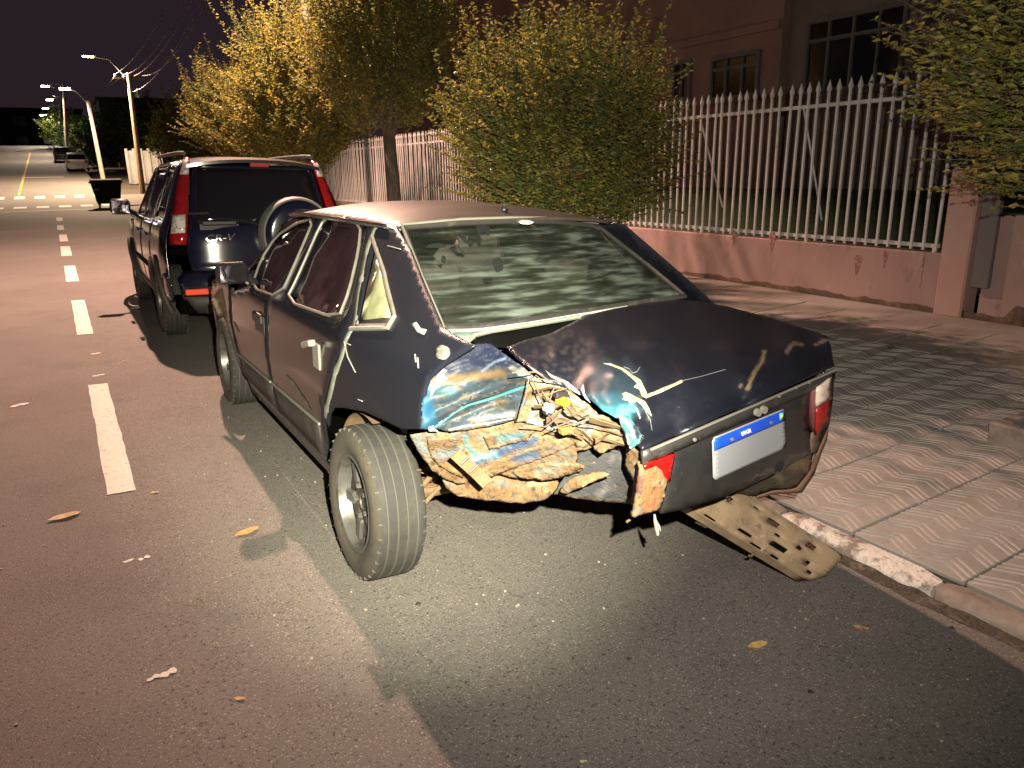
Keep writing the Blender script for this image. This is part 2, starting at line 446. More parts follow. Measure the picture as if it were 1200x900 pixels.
me = bpy.data.meshes.new('gutter_dirt'); me.from_pydata(v, [], [(3*j+k, 3*j+k+1, 3*j+k+4, 3*j+k+3) for j in range(len(ys_)-1) for k in (0, 1)]); me.materials.append(mat('gutter_soil', (.060, .048, .038), .95, layers=[(14, (.13, .11, .085), .5, .68), (60, (.03, .025, .02), .5, .65)], bump=(70, 1, .012))); o = link('gutter_dirt', me); tag(o, 'dark dirt gathered in the gutter along the kerb', None, None, 'stuff')

# ---------------------------------------------------------------- boundary wall
WX = 6.95
wall = empty('boundary_wall', (0, 0, 0)); tag(wall, 'low pink plastered wall carrying the white picket fence', 'wall')
b = MB(); b.box((WX+.09, 24.05, .42), (.09, 20.0, .265), bev=.012); b.build('wall_panel', pink, wall)
box('wall_pillar', (WX+.09, 3.92, .78), (.115, .13, .66), pink2, wall, bev=.015)
box('end_panel', (WX+.10, 1.75, .60), (.09, 1.92, .46), pink, wall, bev=.012)
box('meter_cover', (WX-.012, 3.66, .84), (.03, .075, .42), steel if False else mat('grey_cover', (.13, .115, .12), .6), wall, bev=.004)
pts = []
yy = 1.0
while yy < 22: pts.append((yy, .185+.035*noise.noise(Vector((yy*2.1, 0, 0)))+.045*noise.noise(Vector((yy*7, 1, 0)))+(.11 if 2.9 < yy < 3.35 else 0))); yy += .09
outline = [(1.0, .05), (22, .05)]+pts[::-1]
surface('stained_base', outline, lambda a, c: (WX-.006+.006*noise.noise(Vector((a*9, c*9, 0))), a, c), grime, wall, (-1, 0, 0), step=.09, thick=.02, roll=.0)
# stains running down from the coping
for px, py, wd, ln in ((1005, 312, .05, .22), (1037, 305, .03, .2), (905, 285, .05, .25), (860, 280, .03, .2), (1080, 320, .012, .4)):
    q = W.at((px, py), 0, WX); n = 8
    o2 = [(q[1]-wd, q[2]+ln/2), (q[1]+wd, q[2]+ln/2), (q[1]+wd*.6, q[2]), (q[1]+wd*.15, q[2]-ln/2), (q[1]-wd*.4, q[2]-.1*ln)]
    surface('wall_stain', smooth_poly(o2, 2), lambda a, c: (WX-.003, a, c), mat('stain', (.20, .11, .09), .95, layers=[(20, (.40, .22, .18), .48, .6)]), wall, (-1, 0, 0), step=.05, thick=0, roll=0)

# ---------------------------------------------------------------- picket fence
def picket_mesh():
    b = MB(); b.box((0, 0, .735), (.0105, .0105, .755))
    v = [(-.015, -.015, 1.49), (.015, -.015, 1.49), (.015, .015, 1.49), (-.015, .015, 1.49), (-.017, -.017, 1.52), (.017, -.017, 1.52), (.017, .017, 1.52), (-.017, .017, 1.52), (0, 0, 1.60)]
    b.add(v, [(0, 1, 5, 4), (1, 2, 6, 5), (2, 3, 7, 6), (3, 0, 4, 7), (4, 5, 8), (5, 6, 8), (6, 7, 8), (7, 4, 8), (3, 2, 1, 0)])
    o = b.build('picket', fence_paint); me = o.data; bpy.data.objects.remove(o); return me
pk = picket_mesh()
def fence(y0, y1, label, foot):
    f = empty('picket_fence', (WX+.06, y0, .70)); tag(f, label, 'fence', 'iron picket fences on the pink wall')
    L = y1-y0
    box('bottom_rail', (0, L/2, .045), (.018, L/2, .018), fence_paint, f)
    box('top_rail', (0, L/2, 1.38), (.018, L/2, .018), fence_paint, f)
    n = int(L/.121)
    for k in range(n+1): 
        o = link('picket', pk, f, (-.034, k*.121+.01, .025)); o.rotation_euler = (random.gauss(0, .006), random.gauss(0, .006), 0)
    for a in foot: box('rail_foot', (0, a-y0, .005), (.014, .014, .025), fence_paint, f)
    return f
f1 = fence(4.12, 12.7, 'tall white spear-topped picket fence on the pink wall beside the tall dark house', (4.16, 5.6, 7.2, 8.7))
f2 = fence(12.85, 23, 'pale picket fence run behind the leaning tree trunk, brightly lit by the street lamp', (13, 16, 19, 22))
for pa, pb in (((820, 137), (847, 243)), ((942, 127), (963, 258))):
    a = W.at(pa, 0, WX+.09); c = W.at(pb, 0, WX+.42); o = f1
    tube('brace', [a-np.array([WX+.06, 4.12, .70]), c-np.array([WX+.06, 4.12, .70])], .011, fence_paint, f1, 6)

# ---------------------------------------------------------------- garden and house behind the fence
sheet('lawn', list(np.linspace(7.13, 10.42, 14)), list(np.arange(-2, 44, .5)), lambda x, y: .32+.80*sstep(7.3, 10.2, x)+.03*noise.noise(Vector((x*3, y*3, 0))), lawnm, None, 'structure')
HX = 10.4
def house_window(parent, pl, pr_, pb, cols, depth=.0):
    a = W.at(pl, 0, HX); c = W.at(pr_, 0, HX); e = W.at(pb, 0, HX)
    y0, y1, z1, z0 = c[1], a[1], (a[2]+c[2])/2, e[2]
    cy, cz, hy, hz = (y0+y1)/2, (z0+z1)/2, (y1-y0)/2, (z1-z0)/2
    wn = MB(); t = .03
    wn.box((HX-.02, cy, z1-t/2), (.04, hy, t)); wn.box((HX-.02, cy, z0+t/2), (.04, hy, t))
    wn.box((HX-.02, y0+t, cz), (.038, t, hz-t*1.5)); wn.box((HX-.02, y1-t, cz), (.038, t, hz-t*1.5))
    zt = z0+(z1-z0)*.72
    for k in range(1, cols): wn.box((HX-.02, y0+(y1-y0)*k/cols, cz), (.034, .016, hz-t*1.5))
    wn.box((HX-.02, cy, zt), (.032, hy-2*t, .016))
    fr = wn.build('window', framem, parent)
    for k in range(cols):
        for za, zb in ((z0, zt), (zt, z1)):
            box('pane', (HX-.008, y0+(y1-y0)*(k+.5)/cols, (za+zb)/2), (.006, (y1-y0)/cols/2-.018, (zb-za)/2-.03), darkglass, fr)
    box('sill', (HX-.05, cy, z0-.05), (.07, hy+.08, .03), houseg, parent, bev=.006)
house = empty('house', (0, 0, 0)); tag(house, 'dark two-storey plastered house with barred windows behind the picket fence', 'house')
b = MB(); b.box((HX+3, 4.6, 3.9), (3, 4.35, 3.4)); b.build('wall', houseg, house)
b = MB(); b.box((HX+2.9, 17.0, 3.9), (3.06, 8.03, 3.4)); b.build('wing_wall', housem, house)
box('band', (HX-.19, 17.0, 3.62), (.03, 8.0, .06), housem, house)
box('pilaster', (HX-.05, 9.12, 3.9), (.06, .10, 3.38), housem, house)
b = MB(); b.box((HX+2.9, 12.6, 7.36), (3.6, 13, .06)); b.build('roof', mat('roof_tile', (.12, .06, .045), .9), house)
house_window(house, (948, 25), (1068, 3), (948, 110), 4)
HX2 = HX; HX = HX2-.16
house_window(house, (835, 68), (893, 60), (835, 118), 3)
house_window(house, (790, 74), (812, 71), (790, 118), 2)
HX = HX2
# ================================================================ VEGETATION
bark = mat('bark', (.115, .085, .065), .95, layers=[(12, (.06, .045, .035), .45, .65), (40, (.19, .15, .12), .6, .75)], bump=(30, .9, .02), stretch=(1, 1, .35))
def leafm(name, col, s=.48): return mat(name, col, .5, spec=.35, sss=s, layers=[(9, tuple(c*.7 for c in col), .45, .65)])
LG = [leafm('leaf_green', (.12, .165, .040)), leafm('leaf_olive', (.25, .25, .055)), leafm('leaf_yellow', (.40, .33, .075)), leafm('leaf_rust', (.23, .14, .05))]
LD = [leafm('leaf_deep', (.045, .085, .026)), leafm('leaf_mid', (.080, .125, .034)), leafm('leaf_lime', (.20, .23, .05)), leafm('leaf_brown', (.10, .060, .028))]
def tree(name, label, base, trunk_top, crown, radii, twigs, leaf, mats, wts, up=.9, tl=(.35, .75), seed=1, r0=.09, shoots=0, gap=.035, group=None, lean=None, cat='tree', hollow=.35, bottom=-.75, trunk=True):
    """base, trunk top and crown centre in metres; leaves sit in pairs along many short twigs"""
    rnd = random.Random(seed); t = empty(name, base); tag(t, label, cat, group)
    B = Vector(base); TT = Vector(trunk_top)-B; C = Vector(crown)-B; R = Vector(radii)
    tb = MB(); mid = TT*.5+Vector((rnd.uniform(-.06, .06), rnd.uniform(-.06, .06), 0))
    if trunk:
        tb.tube([Vector((0, 0, -.1)), Vector((0, 0, .02)), TT*.2, mid, TT], [r0*1.5, r0*1.3, r0*1.05, r0*.9, r0*.75], 10)
        for k in range(7):
            a = k*.9+rnd.random(); e = C+Vector((math.cos(a)*R.x*.55, math.sin(a)*R.y*.55, R.z*rnd.uniform(-.1, .5)))
            m_ = TT.lerp(e, .5)+Vector((0, 0, -.08)); tb.tube([TT-Vector((0, 0, .05)), m_, e], [r0*.5, r0*.32, r0*.14], 6)
        tb.build('trunk', bark, t, smooth=True)
    V = []; Fc = []; MI = []; tw = MB()
    def leafq(p, d, nrm, L, wd, mi):
        s_ = d.cross(nrm); s_ = s_.normalized()*wd; n0 = len(V); bow = nrm*(L*.12)
        V.extend([p, p+d*(L*.5)+s_+bow, p+d*L-bow*.5, p+d*(L*.5)-s_+bow]); Fc.append((n0, n0+1, n0+2)); Fc.append((n0, n0+2, n0+3)); MI.extend((mi, mi))
    def twig(p, d, L, thick):
        pts = [p]; q = p.copy(); dd = d.copy(); n = max(3, int(L/.12))
        for k in range(n):
            dd = (dd+Vector((rnd.gauss(0, .10), rnd.gauss(0, .10), rnd.gauss(0, .08)))).normalized(); q = q+dd*(L/n); pts.append(q)
        tw.tube(pts, [thick*(1-.75*k/n) for k in range(n+1)], 3, cap=False)
        cnt = int(L/gap); mi = rnd.choices(range(4), wts)[0]
        for k in range(cnt):
            u = (k+rnd.random())/cnt; i = min(n-1, int(u*n)); pp = pts[i].lerp(pts[i+1], u*n-i)
            for sd in (-1, 1):
                if rnd.random() < .12: continue
                a = rnd.random()*6.283; sidev = Vector((math.cos(a), math.sin(a), rnd.uniform(-.35, .45)))
                ld = (dd*.55+sidev*.9+Vector((0, 0, -.10))).normalized(); nr = (Vector((rnd.gauss(0, .85), rnd.gauss(0, .85), .8))).normalized()
                s = leaf*rnd.uniform(.65, 1.25)*(1-.35*u)
                leafq(pp, ld, nr, s, s*.27, mi if rnd.random() < .6 else rnd.choices(range(4), wts)[0])
    for k in range(twigs):
        while True:
            u = Vector((rnd.uniform(-1, 1), rnd.uniform(-1, 1), rnd.uniform(-1, 1)))
            if hollow < u.length < 1 and u.z > bottom: break
        lump = 1+.30*noise.noise(Vector((u.x*1.9+seed, u.y*1.9, u.z*1.9)))
        p = C+Vector((u.x*R.x, u.y*R.y, u.z*R.z))*.80*lump
        d = (Vector((u.x, u.y, u.z*.4))*.75+Vector((rnd.gauss(0, .3), rnd.gauss(0, .3), up))).normalized()
        twig(p, d, rnd.uniform(*tl), .0035)
    for k in range(shoots):
        a = rnd.random()*6.283; rr = math.sqrt(rnd.random())*.85
        p = C+Vector((math.cos(a)*rr*R.x, math.sin(a)*rr*R.y, R.z*.55*math.sqrt(max(0, 1-rr*rr))+R.z*.1))
        d = Vector((math.cos(a)*rr*.38+rnd.gauss(0, .1), math.sin(a)*rr*.38+rnd.gauss(0, .1), 1)).normalized()
        twig(p, d, rnd.uniform(.6, 1.25)*R.z*.8, .0045)
    me = bpy.data.meshes.new('crown'); me.from_pydata([tuple(q) for q in V], [], Fc)
    for m_ in mats: me.materials.append(m_)
    me.polygons.foreach_set('material_index', MI); link('crown', me, t)
    tw.build('twigs', bark, t)
    return t
def at_x(p, x): return W.at(p, 0, x)
# shrub-like street tree beside the wreck: crown hides the fence behind
g = at_x((652, 160), 4.15); gy = g[1]
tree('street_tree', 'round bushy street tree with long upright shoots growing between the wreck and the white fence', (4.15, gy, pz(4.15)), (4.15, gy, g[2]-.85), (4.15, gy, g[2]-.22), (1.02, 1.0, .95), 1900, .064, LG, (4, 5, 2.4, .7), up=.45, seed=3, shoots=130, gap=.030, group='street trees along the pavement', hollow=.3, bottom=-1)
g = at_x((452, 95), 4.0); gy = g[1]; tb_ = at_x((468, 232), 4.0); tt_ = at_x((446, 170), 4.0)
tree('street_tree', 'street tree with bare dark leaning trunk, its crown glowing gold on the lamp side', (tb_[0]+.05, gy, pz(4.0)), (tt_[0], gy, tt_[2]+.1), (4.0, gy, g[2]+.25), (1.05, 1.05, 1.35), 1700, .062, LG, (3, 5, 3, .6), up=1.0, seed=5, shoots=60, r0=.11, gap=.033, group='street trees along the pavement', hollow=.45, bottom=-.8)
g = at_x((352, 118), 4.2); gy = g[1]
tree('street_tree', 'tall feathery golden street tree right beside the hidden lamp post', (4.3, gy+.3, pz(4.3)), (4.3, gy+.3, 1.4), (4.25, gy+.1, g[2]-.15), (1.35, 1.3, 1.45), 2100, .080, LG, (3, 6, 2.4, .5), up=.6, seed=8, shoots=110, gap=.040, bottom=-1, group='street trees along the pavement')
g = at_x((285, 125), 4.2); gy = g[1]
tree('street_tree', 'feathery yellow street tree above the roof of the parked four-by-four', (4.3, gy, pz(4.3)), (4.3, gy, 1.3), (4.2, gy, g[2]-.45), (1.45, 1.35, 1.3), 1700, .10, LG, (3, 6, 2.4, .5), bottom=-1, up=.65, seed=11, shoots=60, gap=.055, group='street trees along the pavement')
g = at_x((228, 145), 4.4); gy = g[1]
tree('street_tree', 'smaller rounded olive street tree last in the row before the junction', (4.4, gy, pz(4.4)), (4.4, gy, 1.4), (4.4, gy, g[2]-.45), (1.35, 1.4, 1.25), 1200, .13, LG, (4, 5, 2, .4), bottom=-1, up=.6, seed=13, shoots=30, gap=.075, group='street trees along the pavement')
g = at_x((193, 176), 4.6)
tree('street_shrub', 'low lime green shrub at the foot of the golden trees', (4.6, g[1], pz(4.6)), (4.6, g[1], .9), (4.6, g[1], g[2]), (.6, .7, .55), 160, .13, LD, (1, 2, 5, 0), up=.7, seed=14, gap=.08, cat='shrub')
# tree growing from the planter, reaching in at the right
g = W.at((1262, 108), 1, 2.35); tx, ty = 4.72, 1.75
tree('planter_tree', 'leafy olive tree growing from the square pavement planter, hanging over the fence pillar', (tx, ty, pz(tx)), (tx, ty, 1.55), (g[0], g[1]-.1, g[2]+.1), (.80, .80, .92), 1250, .066, LG, (3, 6, 2.8, .3), up=.25, tl=(.3, .6), seed=17, r0=.06, gap=.040, hollow=.3, bottom=-.95)
# planter box with kerb and a small weed
pl = empty('pavement_planter', (0, 0, 0)); tag(pl, 'square concrete-edged planter of bare soil set in the pavement', 'planter')
c0 = pave_hit((1165, 520)); px0, py1 = c0[0], 2.05; py0, px1 = .95, px0+1.15; zt = pz(px0)+.10
for nm, cc, hh in (('edging', (px0+.04, (py0+py1)/2), (.04, (py1-py0)/2)), ('edging', (px1-.04, (py0+py1)/2), (.04, (py1-py0)/2)), ('edging', ((px0+px1)/2, py1-.04), ((px1-px0)/2-.082, .038)), ('edging', ((px0+px1)/2, py0+.04), ((px1-px0)/2-.082, .038))):
    box(nm, (*cc, zt-.07), (*hh, .085), kerbmat, pl, bev=.012)
sheet('soil', [px0+.07, px1-.07], [py0+.07, py1-.07], lambda x, y: zt-.035, joint, pl)
g = pave_hit((1199, 470)); 
tree('weed', 'small lime sprig poking up by the planter edge', (px0+.35, py1-.2, zt-.04), (px0+.35, py1-.2, zt+.1), (px0+.33, py1-.2, zt+.22), (.10, .10, .13), 9, .05, LD, (1, 1, 5, 0), up=.8, tl=(.1, .2), seed=19, r0=.006, gap=.03, cat='plant')
# weeds in the joints
def tuft(px, py, n, label):
    q = pave_hit((px, py)); o = empty('grass_tuft', tuple(q)); tag(o, label, 'weed', 'weeds in the pavement joints'); b = MB()
    for k in range(n):
        a = random.random()*6.28; r = random.random()*.09; p = Vector((math.cos(a)*r*1.6, math.sin(a)*r*.6, 0)); d = Vector((random.gauss(0, .03), random.gauss(0, .03), random.uniform(.02, .06)))
        s = Vector((.003, .002, 0)); b.add([p-s, p+s, p+d], [(0, 1, 2)])
    b.build('blades', LD[1], o)
tuft(1045, 408, 90, 'weed tuft sprouting from the crossing of two pavement joints in the tree shade')
tuft(1020, 420, 60, 'smaller weed strip along the pavement joint next to the tuft')
tuft(1104, 414, 50, 'weed patch growing in the pavement nearer the pink wall')
# trees far up the street
def far_tree(px, py, y, rw, rh, seed, label, mats, wts, zb=None):
    g = W.at((px, py), 1, y)
    return tree('distant_tree', label, (g[0], y, gz(y)), (g[0], y, max(gz(y)+1.2, g[2]-rh)), tuple(g), (rw, rw, rh), 330, .34, mats, wts, up=.5, tl=(.5, 1.1), seed=seed, r0=.16, gap=.12, group='trees up the street', hollow=.3, bottom=-.9)
far_tree(72, 152, 112, 2.6, 3.2, 31, 'lime green tree lit by the lamps near the crest of the street', LD, (0, 2, 6, 0))
far_tree(96, 170, 92, 3.0, 2.9, 32, 'dark round tree standing over the parked white hatchback', LD, (6, 3, .3, 0))
far_tree(116, 176, 80, 2.2, 2.2, 35, 'dark low tree just behind the slanting lamp post', LD, (6, 3, .5, 0))
far_tree(143, 158, 76, 2.5, 2.6, 33, 'green tree between the two poles across the junction', LD, (4, 5, 1, 0))
far_tree(172, 150, 72, 2.3, 2.5, 34, 'very dark tree behind the concrete pole across the junction', LD, (6, 2, 0, 1))
# ================================================================ STREET FURNITURE
polem = mat('pole_concrete', (.34, .29, .24), .85, layers=[(3, (.22, .18, .15), .45, .7)], bump=(20, .3, .01))
polewood = mat('pole_weathered', (.25, .18, .12), .9, layers=[(3, (.15, .10, .07), .45, .7)], bump=(20, .4, .01), stretch=(1, 1, .3))
blackm = mat('black_plastic', (.012, .012, .014), .45)
lens_w = mat('lamp_lens_white', (1, 1, 1), .4, emit=((1, .96, .88), 60))
lens_o = mat('lamp_lens_warm', (1, .8, .6), .4, emit=((1, .78, .45), 60))
WARM = (1.0, .585, .425)
def street_lamp(label, foot, top, r, head, m, lens, watts, color, light=True, spot=138, throw=.75, arm_r=.035, group=None, size=1.0):
    o = empty('street_lamp', tuple(foot)); tag(o, label, 'street lamp', group); F = Vector(foot)
    tube('post', [Vector((0, 0, -.2)), Vector(top)-F], [r*1.25, r*.8], m, o, 12)
    hd = Vector(head)-F; tp = Vector(top)-F-Vector((0, 0, .25))
    tube('arm', [tp, tp.lerp(hd, .55)+Vector((0, 0, .28)), hd], arm_r, steel, o, 8)
    d = Vector((hd.x-tp.x, hd.y-tp.y, 0)); ang = math.atan2(d.y, d.x); rot = Matrix.Rotation(ang, 3, 'Z')
    b = MB()
    n = 10
    for k in range(n+1):
        u = k/n; wdt = .15*math.sin(math.pi*min(1, .18+u*.75))+.03; 
    b.box(hd+rot@Vector((.12, 0, .04)), (.30, .13, .045), rot, bev=.035)
    b.box(hd+rot@Vector((-.05, 0, .09)), (.14, .09, .03), rot, bev=.02)
    b.build('lamp_head', steel, o)
    box('lens', hd+rot@Vector((.16, 0, -.015)), (.19*size, .10*size, .012+.06*(size-1)), lens, o, rot=rot, bev=.008)
    if light:
        p = F+hd+rot@Vector((.16, 0, -.09)); lamp_light('lamp_glow', tuple(p), watts, color, .10, spot, (p.x+d.x*throw, p.y, p.z-5), .35)
    return o
pb_ = W.at((372, 180), 0, 5.0)
street_lamp('tall street lamp rising between the golden trees, its head above the four-by-four', (5.0, pb_[1], pz(5.0)), (5.0, pb_[1], 8.8), .085, (2.55, 13.8, 8.55), polem, lens_w, LAMP_W, WARM, group='street lamps')
# lamps further up the street
def far_foot(px, py):
    q = road_hit((px, py)); return q
q1 = far_foot(167, 224); y1 = q1[1]; t1 = W.at((150, 85), 1, y1); h1 = W.at((107, 66), 1, y1)
utility = empty('utility_pole', (q1[0], y1, gz(y1))); tag(utility, 'slanting weathered utility pole with cables on the far corner of the junction', 'pole')
F1 = Vector((q1[0], y1, gz(y1)))
tube('shaft', [(0, 0, -.3), Vector(t1)-F1], [.19, .13], polewood, utility, 12)
tp1 = Vector(t1)-F1
box('crossarm', tp1+Vector((0, 0, -.35)), (.9, .05, .05), polewood, utility)
for k in (-.8, -.3, .3, .8): MB().lathe([(0, .03), (.05, .05), (.09, .03), (.14, .045), (.17, .01)], 8, 'z', tp1+Vector((k, 0, -.30))).build('insulator', mat('porcelain', (.16, .15, .14), .5), utility, smooth=True)
MB().lathe([(0, .02), (.02, .16), (.55, .16), (.6, .10), (.62, .01)], 12, 'z', tp1+Vector((.38, 0, -1.5))).build('transformer', steel, utility, smooth=True)
def lamp_px(label, yy, foot_px, top_px, head_px, lens, color, watts, m=polem, group='street lamps'):
    a = W.at(foot_px, 1, yy); t = W.at(top_px, 1, yy); h = W.at(head_px, 1, yy)
    zf = gz(yy); a = Vector((a[0], yy, zf))
    return street_lamp(label, a, t, .13, h, m, lens, watts, color, group=group, size=1.7)
lamp_px('slanting lamp post with a dim amber head on a long arm above the wheeled bin', y1+6, (121, 208), (103, 118), (79, 104), lens_o, (1, .72, .45), 5000)
hd1 = Vector(h1)-F1
tube('lamp_arm', [tp1+Vector((0, 0, -.5)), tp1.lerp(hd1, .5)+Vector((0, 0, .3)), hd1], .05, steel, utility, 8)
box('lamp_head', hd1+Vector((-.15, 0, .06)), (.42, .16, .07), steel, utility, bev=.04); box('lamp_lens', hd1+Vector((-.2, 0, -.03)), (.30, .13, .03), lens_o, utility, bev=.01)
lamp_light('lamp_glow', tuple(F1+hd1+Vector((-.2, 0, -.2))), 17000, (1, .70, .45), .12, 160, tuple(F1+hd1+Vector((-.2, -.6, -5))), .4)
lamp_px('white street lamp further up the hill, highest of the white ones', 88, (80, 195), (74, 98), (55, 101), lens_w, (1, .78, .56), 5000)
lamp_px('white street lamp up the hill next to the lime green tree', 100, (78, 192), (76, 112), (60, 117), lens_w, (1, .78, .56), 5000)
lamp_px('white street lamp close to the crest of the hill', 114, (72, 185), (70, 122), (55, 127), lens_w, (1, .82, .62), 4000)
lamp_px('smallest white street lamp, last before the crest of the hill', 124, (68, 180), (66, 132), (52, 135), lens_w, (1, .82, .62), 3000)
# overhead cables from the utility pole towards the near lamp and down the hill
cab = mat('cable_black', (.02, .02, .02), .6)
for k, (dx, dz, sag) in enumerate(((-.8, 0, .9), (-.3, 0, 1.2), (.3, -.05, 1.0), (.8, 0, 1.4), (.1, -1.0, 1.1))):
    a = Vector(t1)+Vector((dx, 0, -.15+dz)); e = Vector((5.0+dx*.3, pb_[1], 8.7+dz*.4)); pts = []
    for i in range(15):
        u = i/14; p = a.lerp(e, u); p.z -= sag*4*u*(1-u); pts.append(p)
    o = tube('overhead_cable', pts, .014, mat('cable_grey', (.16, .14, .13), .6), None, 5)
    tag(o, ('overhead cable slung from the kerb-side end of the crossarm to the golden trees', 'overhead cable slung from the second insulator from the kerb to the golden trees', 'overhead cable slung from the second insulator from the white wall to the golden trees', 'overhead cable slung from the wall-side end of the crossarm to the golden trees', 'lowest overhead cable, slung from below the transformer to the golden trees')[k], 'cable', 'overhead cables')
for k in range(2):
    a = Vector(t1)+Vector((-.3-.4*k, 0, -.2)); e = Vector(W.at((58+4*k, 100+12*k), 1, 88)); pts = []
    for i in range(15):
        u = i/14; p = a.lerp(e, u); p.z -= 1.0*4*u*(1-u); pts.append(p)
    tag(tube('overhead_cable', pts, .012, cab, None, 5), ('upper', 'lower')[k]+' overhead cable running uphill from the utility pole towards the white lamps', 'cable', 'cables running uphill')
# wheeled refuse container at the kerb
q = road_hit((126, 242)); yb = 43.5; g = W.at((126, 228), 1, yb); bx = g[0]
bn = empty('refuse_bin', (bx, yb, rz(bx, yb))); tag(bn, 'black wheeled refuse container standing at the kerb by the zebra crossing', 'bin')
binm = mat('bin_plastic', (.014, .015, .014), .8, spec=.15, layers=[(3, (.024, .022, .020), .5, .7)])
bh = 1.35
b = MB(); v = [(-.50, -.40, .22), (.50, -.40, .22), (.50, .40, .22), (-.50, .40, .22), (-.66, -.50, 1.2), (.66, -.50, 1.2), (.66, .50, 1.2), (-.66, .50, 1.2)]
b.add(v, [(3, 2, 1, 0), (0, 1, 5, 4), (1, 2, 6, 5), (2, 3, 7, 6), (3, 0, 4, 7), (4, 5, 6, 7)]); b.box((0, -.46, .75), (.58, .02, .03)); b.build('body', binm, bn)
b = MB(); b.box((0, -.50, 1.23), (.72, .035, .045), bev=.012); b.box((0, .50, 1.23), (.72, .035, .045), bev=.012); b.box((-.70, 0, 1.23), (.035, .46, .044), bev=.012); b.box((.70, 0, 1.23), (.035, .46, .044), bev=.012); b.build('rim', binm, bn)
b = MB(); n = 10; vs = []
for k in range(n+1):
    t = math.pi*k/n; vs += [(-.68, -.5*math.cos(t), 1.26+.13*math.sin(t)), (.68, -.5*math.cos(t), 1.26+.13*math.sin(t))]
b.add(vs, [(2*k, 2*k+1, 2*k+3, 2*k+2) for k in range(n)]+[tuple(range(0, 2*n+2, 2)), tuple(range(1, 2*n+2, 2))]); b.build('lid', binm, bn)
for sx in (-1, 1):
    for sy in (-1, 1):
        wv = MB(); wv.lathe([(-.03, .02), (-.03, .10), (.03, .10), (.03, .02)], 14, 'x', (sx*.42, sy*.32, .10)); wv.box((sx*.42, sy*.32, .19), (.05, .04, .035)); wv.build('wheel', blackm, bn)
box('sticker', (-.46, -.466, .95), (.10, .004, .08), mat('sticker_pale', (.5, .48, .45), .6), bn)
# pale boundary wall and gate past the junction
wl = empty('far_wall', (0, 0, 0)); tag(wl, 'white panelled wall beyond the utility pole across the junction', 'wall')
ww = mat('white_wall', (.27, .26, .25), .8, layers=[(1.5, (.20, .19, .18), .45, .7)])
a = W.at((147, 175), 1, 66); c = W.at((190, 175), 1, 66); e = W.at((168, 214), 1, 66)
n = 5
for k in range(n):
    x0 = a[0]+(c[0]-a[0])*k/n; x1 = a[0]+(c[0]-a[0])*(k+1)/n
    box('panel', ((x0+x1)/2, 66+.03*(k % 2), gz(66)+(a[2]-gz(66))/2-.2), ((x1-x0)/2-.03, .08, (a[2]-gz(66))/2+.1), ww, wl, bev=.01)
    box('post', (x0, 65.9, gz(66)+(a[2]-gz(66))/2-.1), (.09, .10, (a[2]-gz(66))/2+.15), ww, wl)
lw = empty('lit_wall', (0, 0, 0)); tag(lw, 'short ochre garden wall glowing behind the slanting lamp post', 'wall')
a = W.at((128, 190), 1, 82); 
for k in range(3): box('panel', (a[0]+k*1.6, 82, gz(82)+.55), (.77, .08, .75), mat('ochre_wall', (.48, .27, .14), .85), lw, bev=.01)
# dim blocks of flats on the hilltop
bld = mat('far_facade', (.020, .016, .018), .9, layers=[(.3, (.014, .012, .013), .4, .7)])
def block(label, px, top_py, y, wd, dp, rows, cols):
    g = W.at((px, top_py), 1, y); h = g[2]-gz(y); o = empty('apartment_block', (g[0], y, gz(y))); tag(o, label, 'building', 'buildings on the hilltop')
    box('wall', (0, dp, h/2-.5), (wd, dp, h/2+.5), bld, o); box('roof', (0, dp, h+.12), (wd+.25, dp+.25, .12), bld, o)
    for r in range(rows):
        for c in range(cols):
            wn = box('window', ((c+.5)/cols*2*wd-wd, -.03, h-1.8-r*2.9), (wd/cols*.45, .03, .62), framem, o)
            box('pane', ((c+.5)/cols*2*wd-wd, -.05, h-1.8-r*2.9), (wd/cols*.38, .03, .55), darkglass, wn)
block('low dark building past the crest at the end of the street', 20, 128, 150, 9, 5, 2, 5)
block('dark house behind the trees across the junction', 178, 118, 92, 5, 4, 2, 3)
# ================================================================ WRECKED SEDAN
TILT = math.atan(.035)
CX, CY = 1.66, 2.63
CF = Frame((CX, CY, rz(CX)), TILT)
car = empty('wrecked_sedan', mtx=CF.m); tag(car, 'old dark blue four-door sedan with its left rear corner crushed and bumper torn off', 'car')
paint = mat('navy_paint', (.006, .0068, .0105), .24, spec=.4, layers=[(1.6, (.009, .009, .012), .45, .7), (14, (.014, .012, .012), .58, .74), (85, (.06, .05, .042), .69, .76, 3)], coat=.35, bump=(3, .06, .02))
paint_matte = mat('navy_primer', (.0065, .0080, .0135), .42, spec=.25, layers=[(2, (.009, .010, .015), .4, .7), (30, (.022, .021, .025), .64, .75)], bump=(40, .08, .003))
roofpaint = mat('dusty_roof', (.030, .021, .020), .46, layers=[(3, (.050, .035, .031), .42, .65), (50, (.07, .05, .042), .6, .75)], coat=.2)
lidm = mat('lid_paint', (1, 1, 1), .38, vcol=True, spec=.22, coat=.05, layers=[(90, (.05, .045, .045), .66, .76)], bump=(3, .05, .02))
sheetm = mat('painted_sheet', (1, 1, 1), .55, vcol=True, spec=.22, layers=[(70, (.06, .055, .055), .62, .74)], bump=(60, .25, .004))
tan_m = mat('dusty_metal', (1, 1, 1), .80, vcol=True, spec=.25, layers=[(48, (.055, .038, .024), .58, .70), (20, (.165, .125, .08), .60, .72), (110, (.035, .026, .018), .60, .70)], bump=(60, .7, .010))
tanplain = mat('tan_dirt', (.125, .076, .038), .85, layers=[(8, (.09, .055, .029), .45, .65), (22, (.165, .12, .072), .58, .72), (14, (.075, .062, .05), .62, .74)], bump=(35, .6, .008))
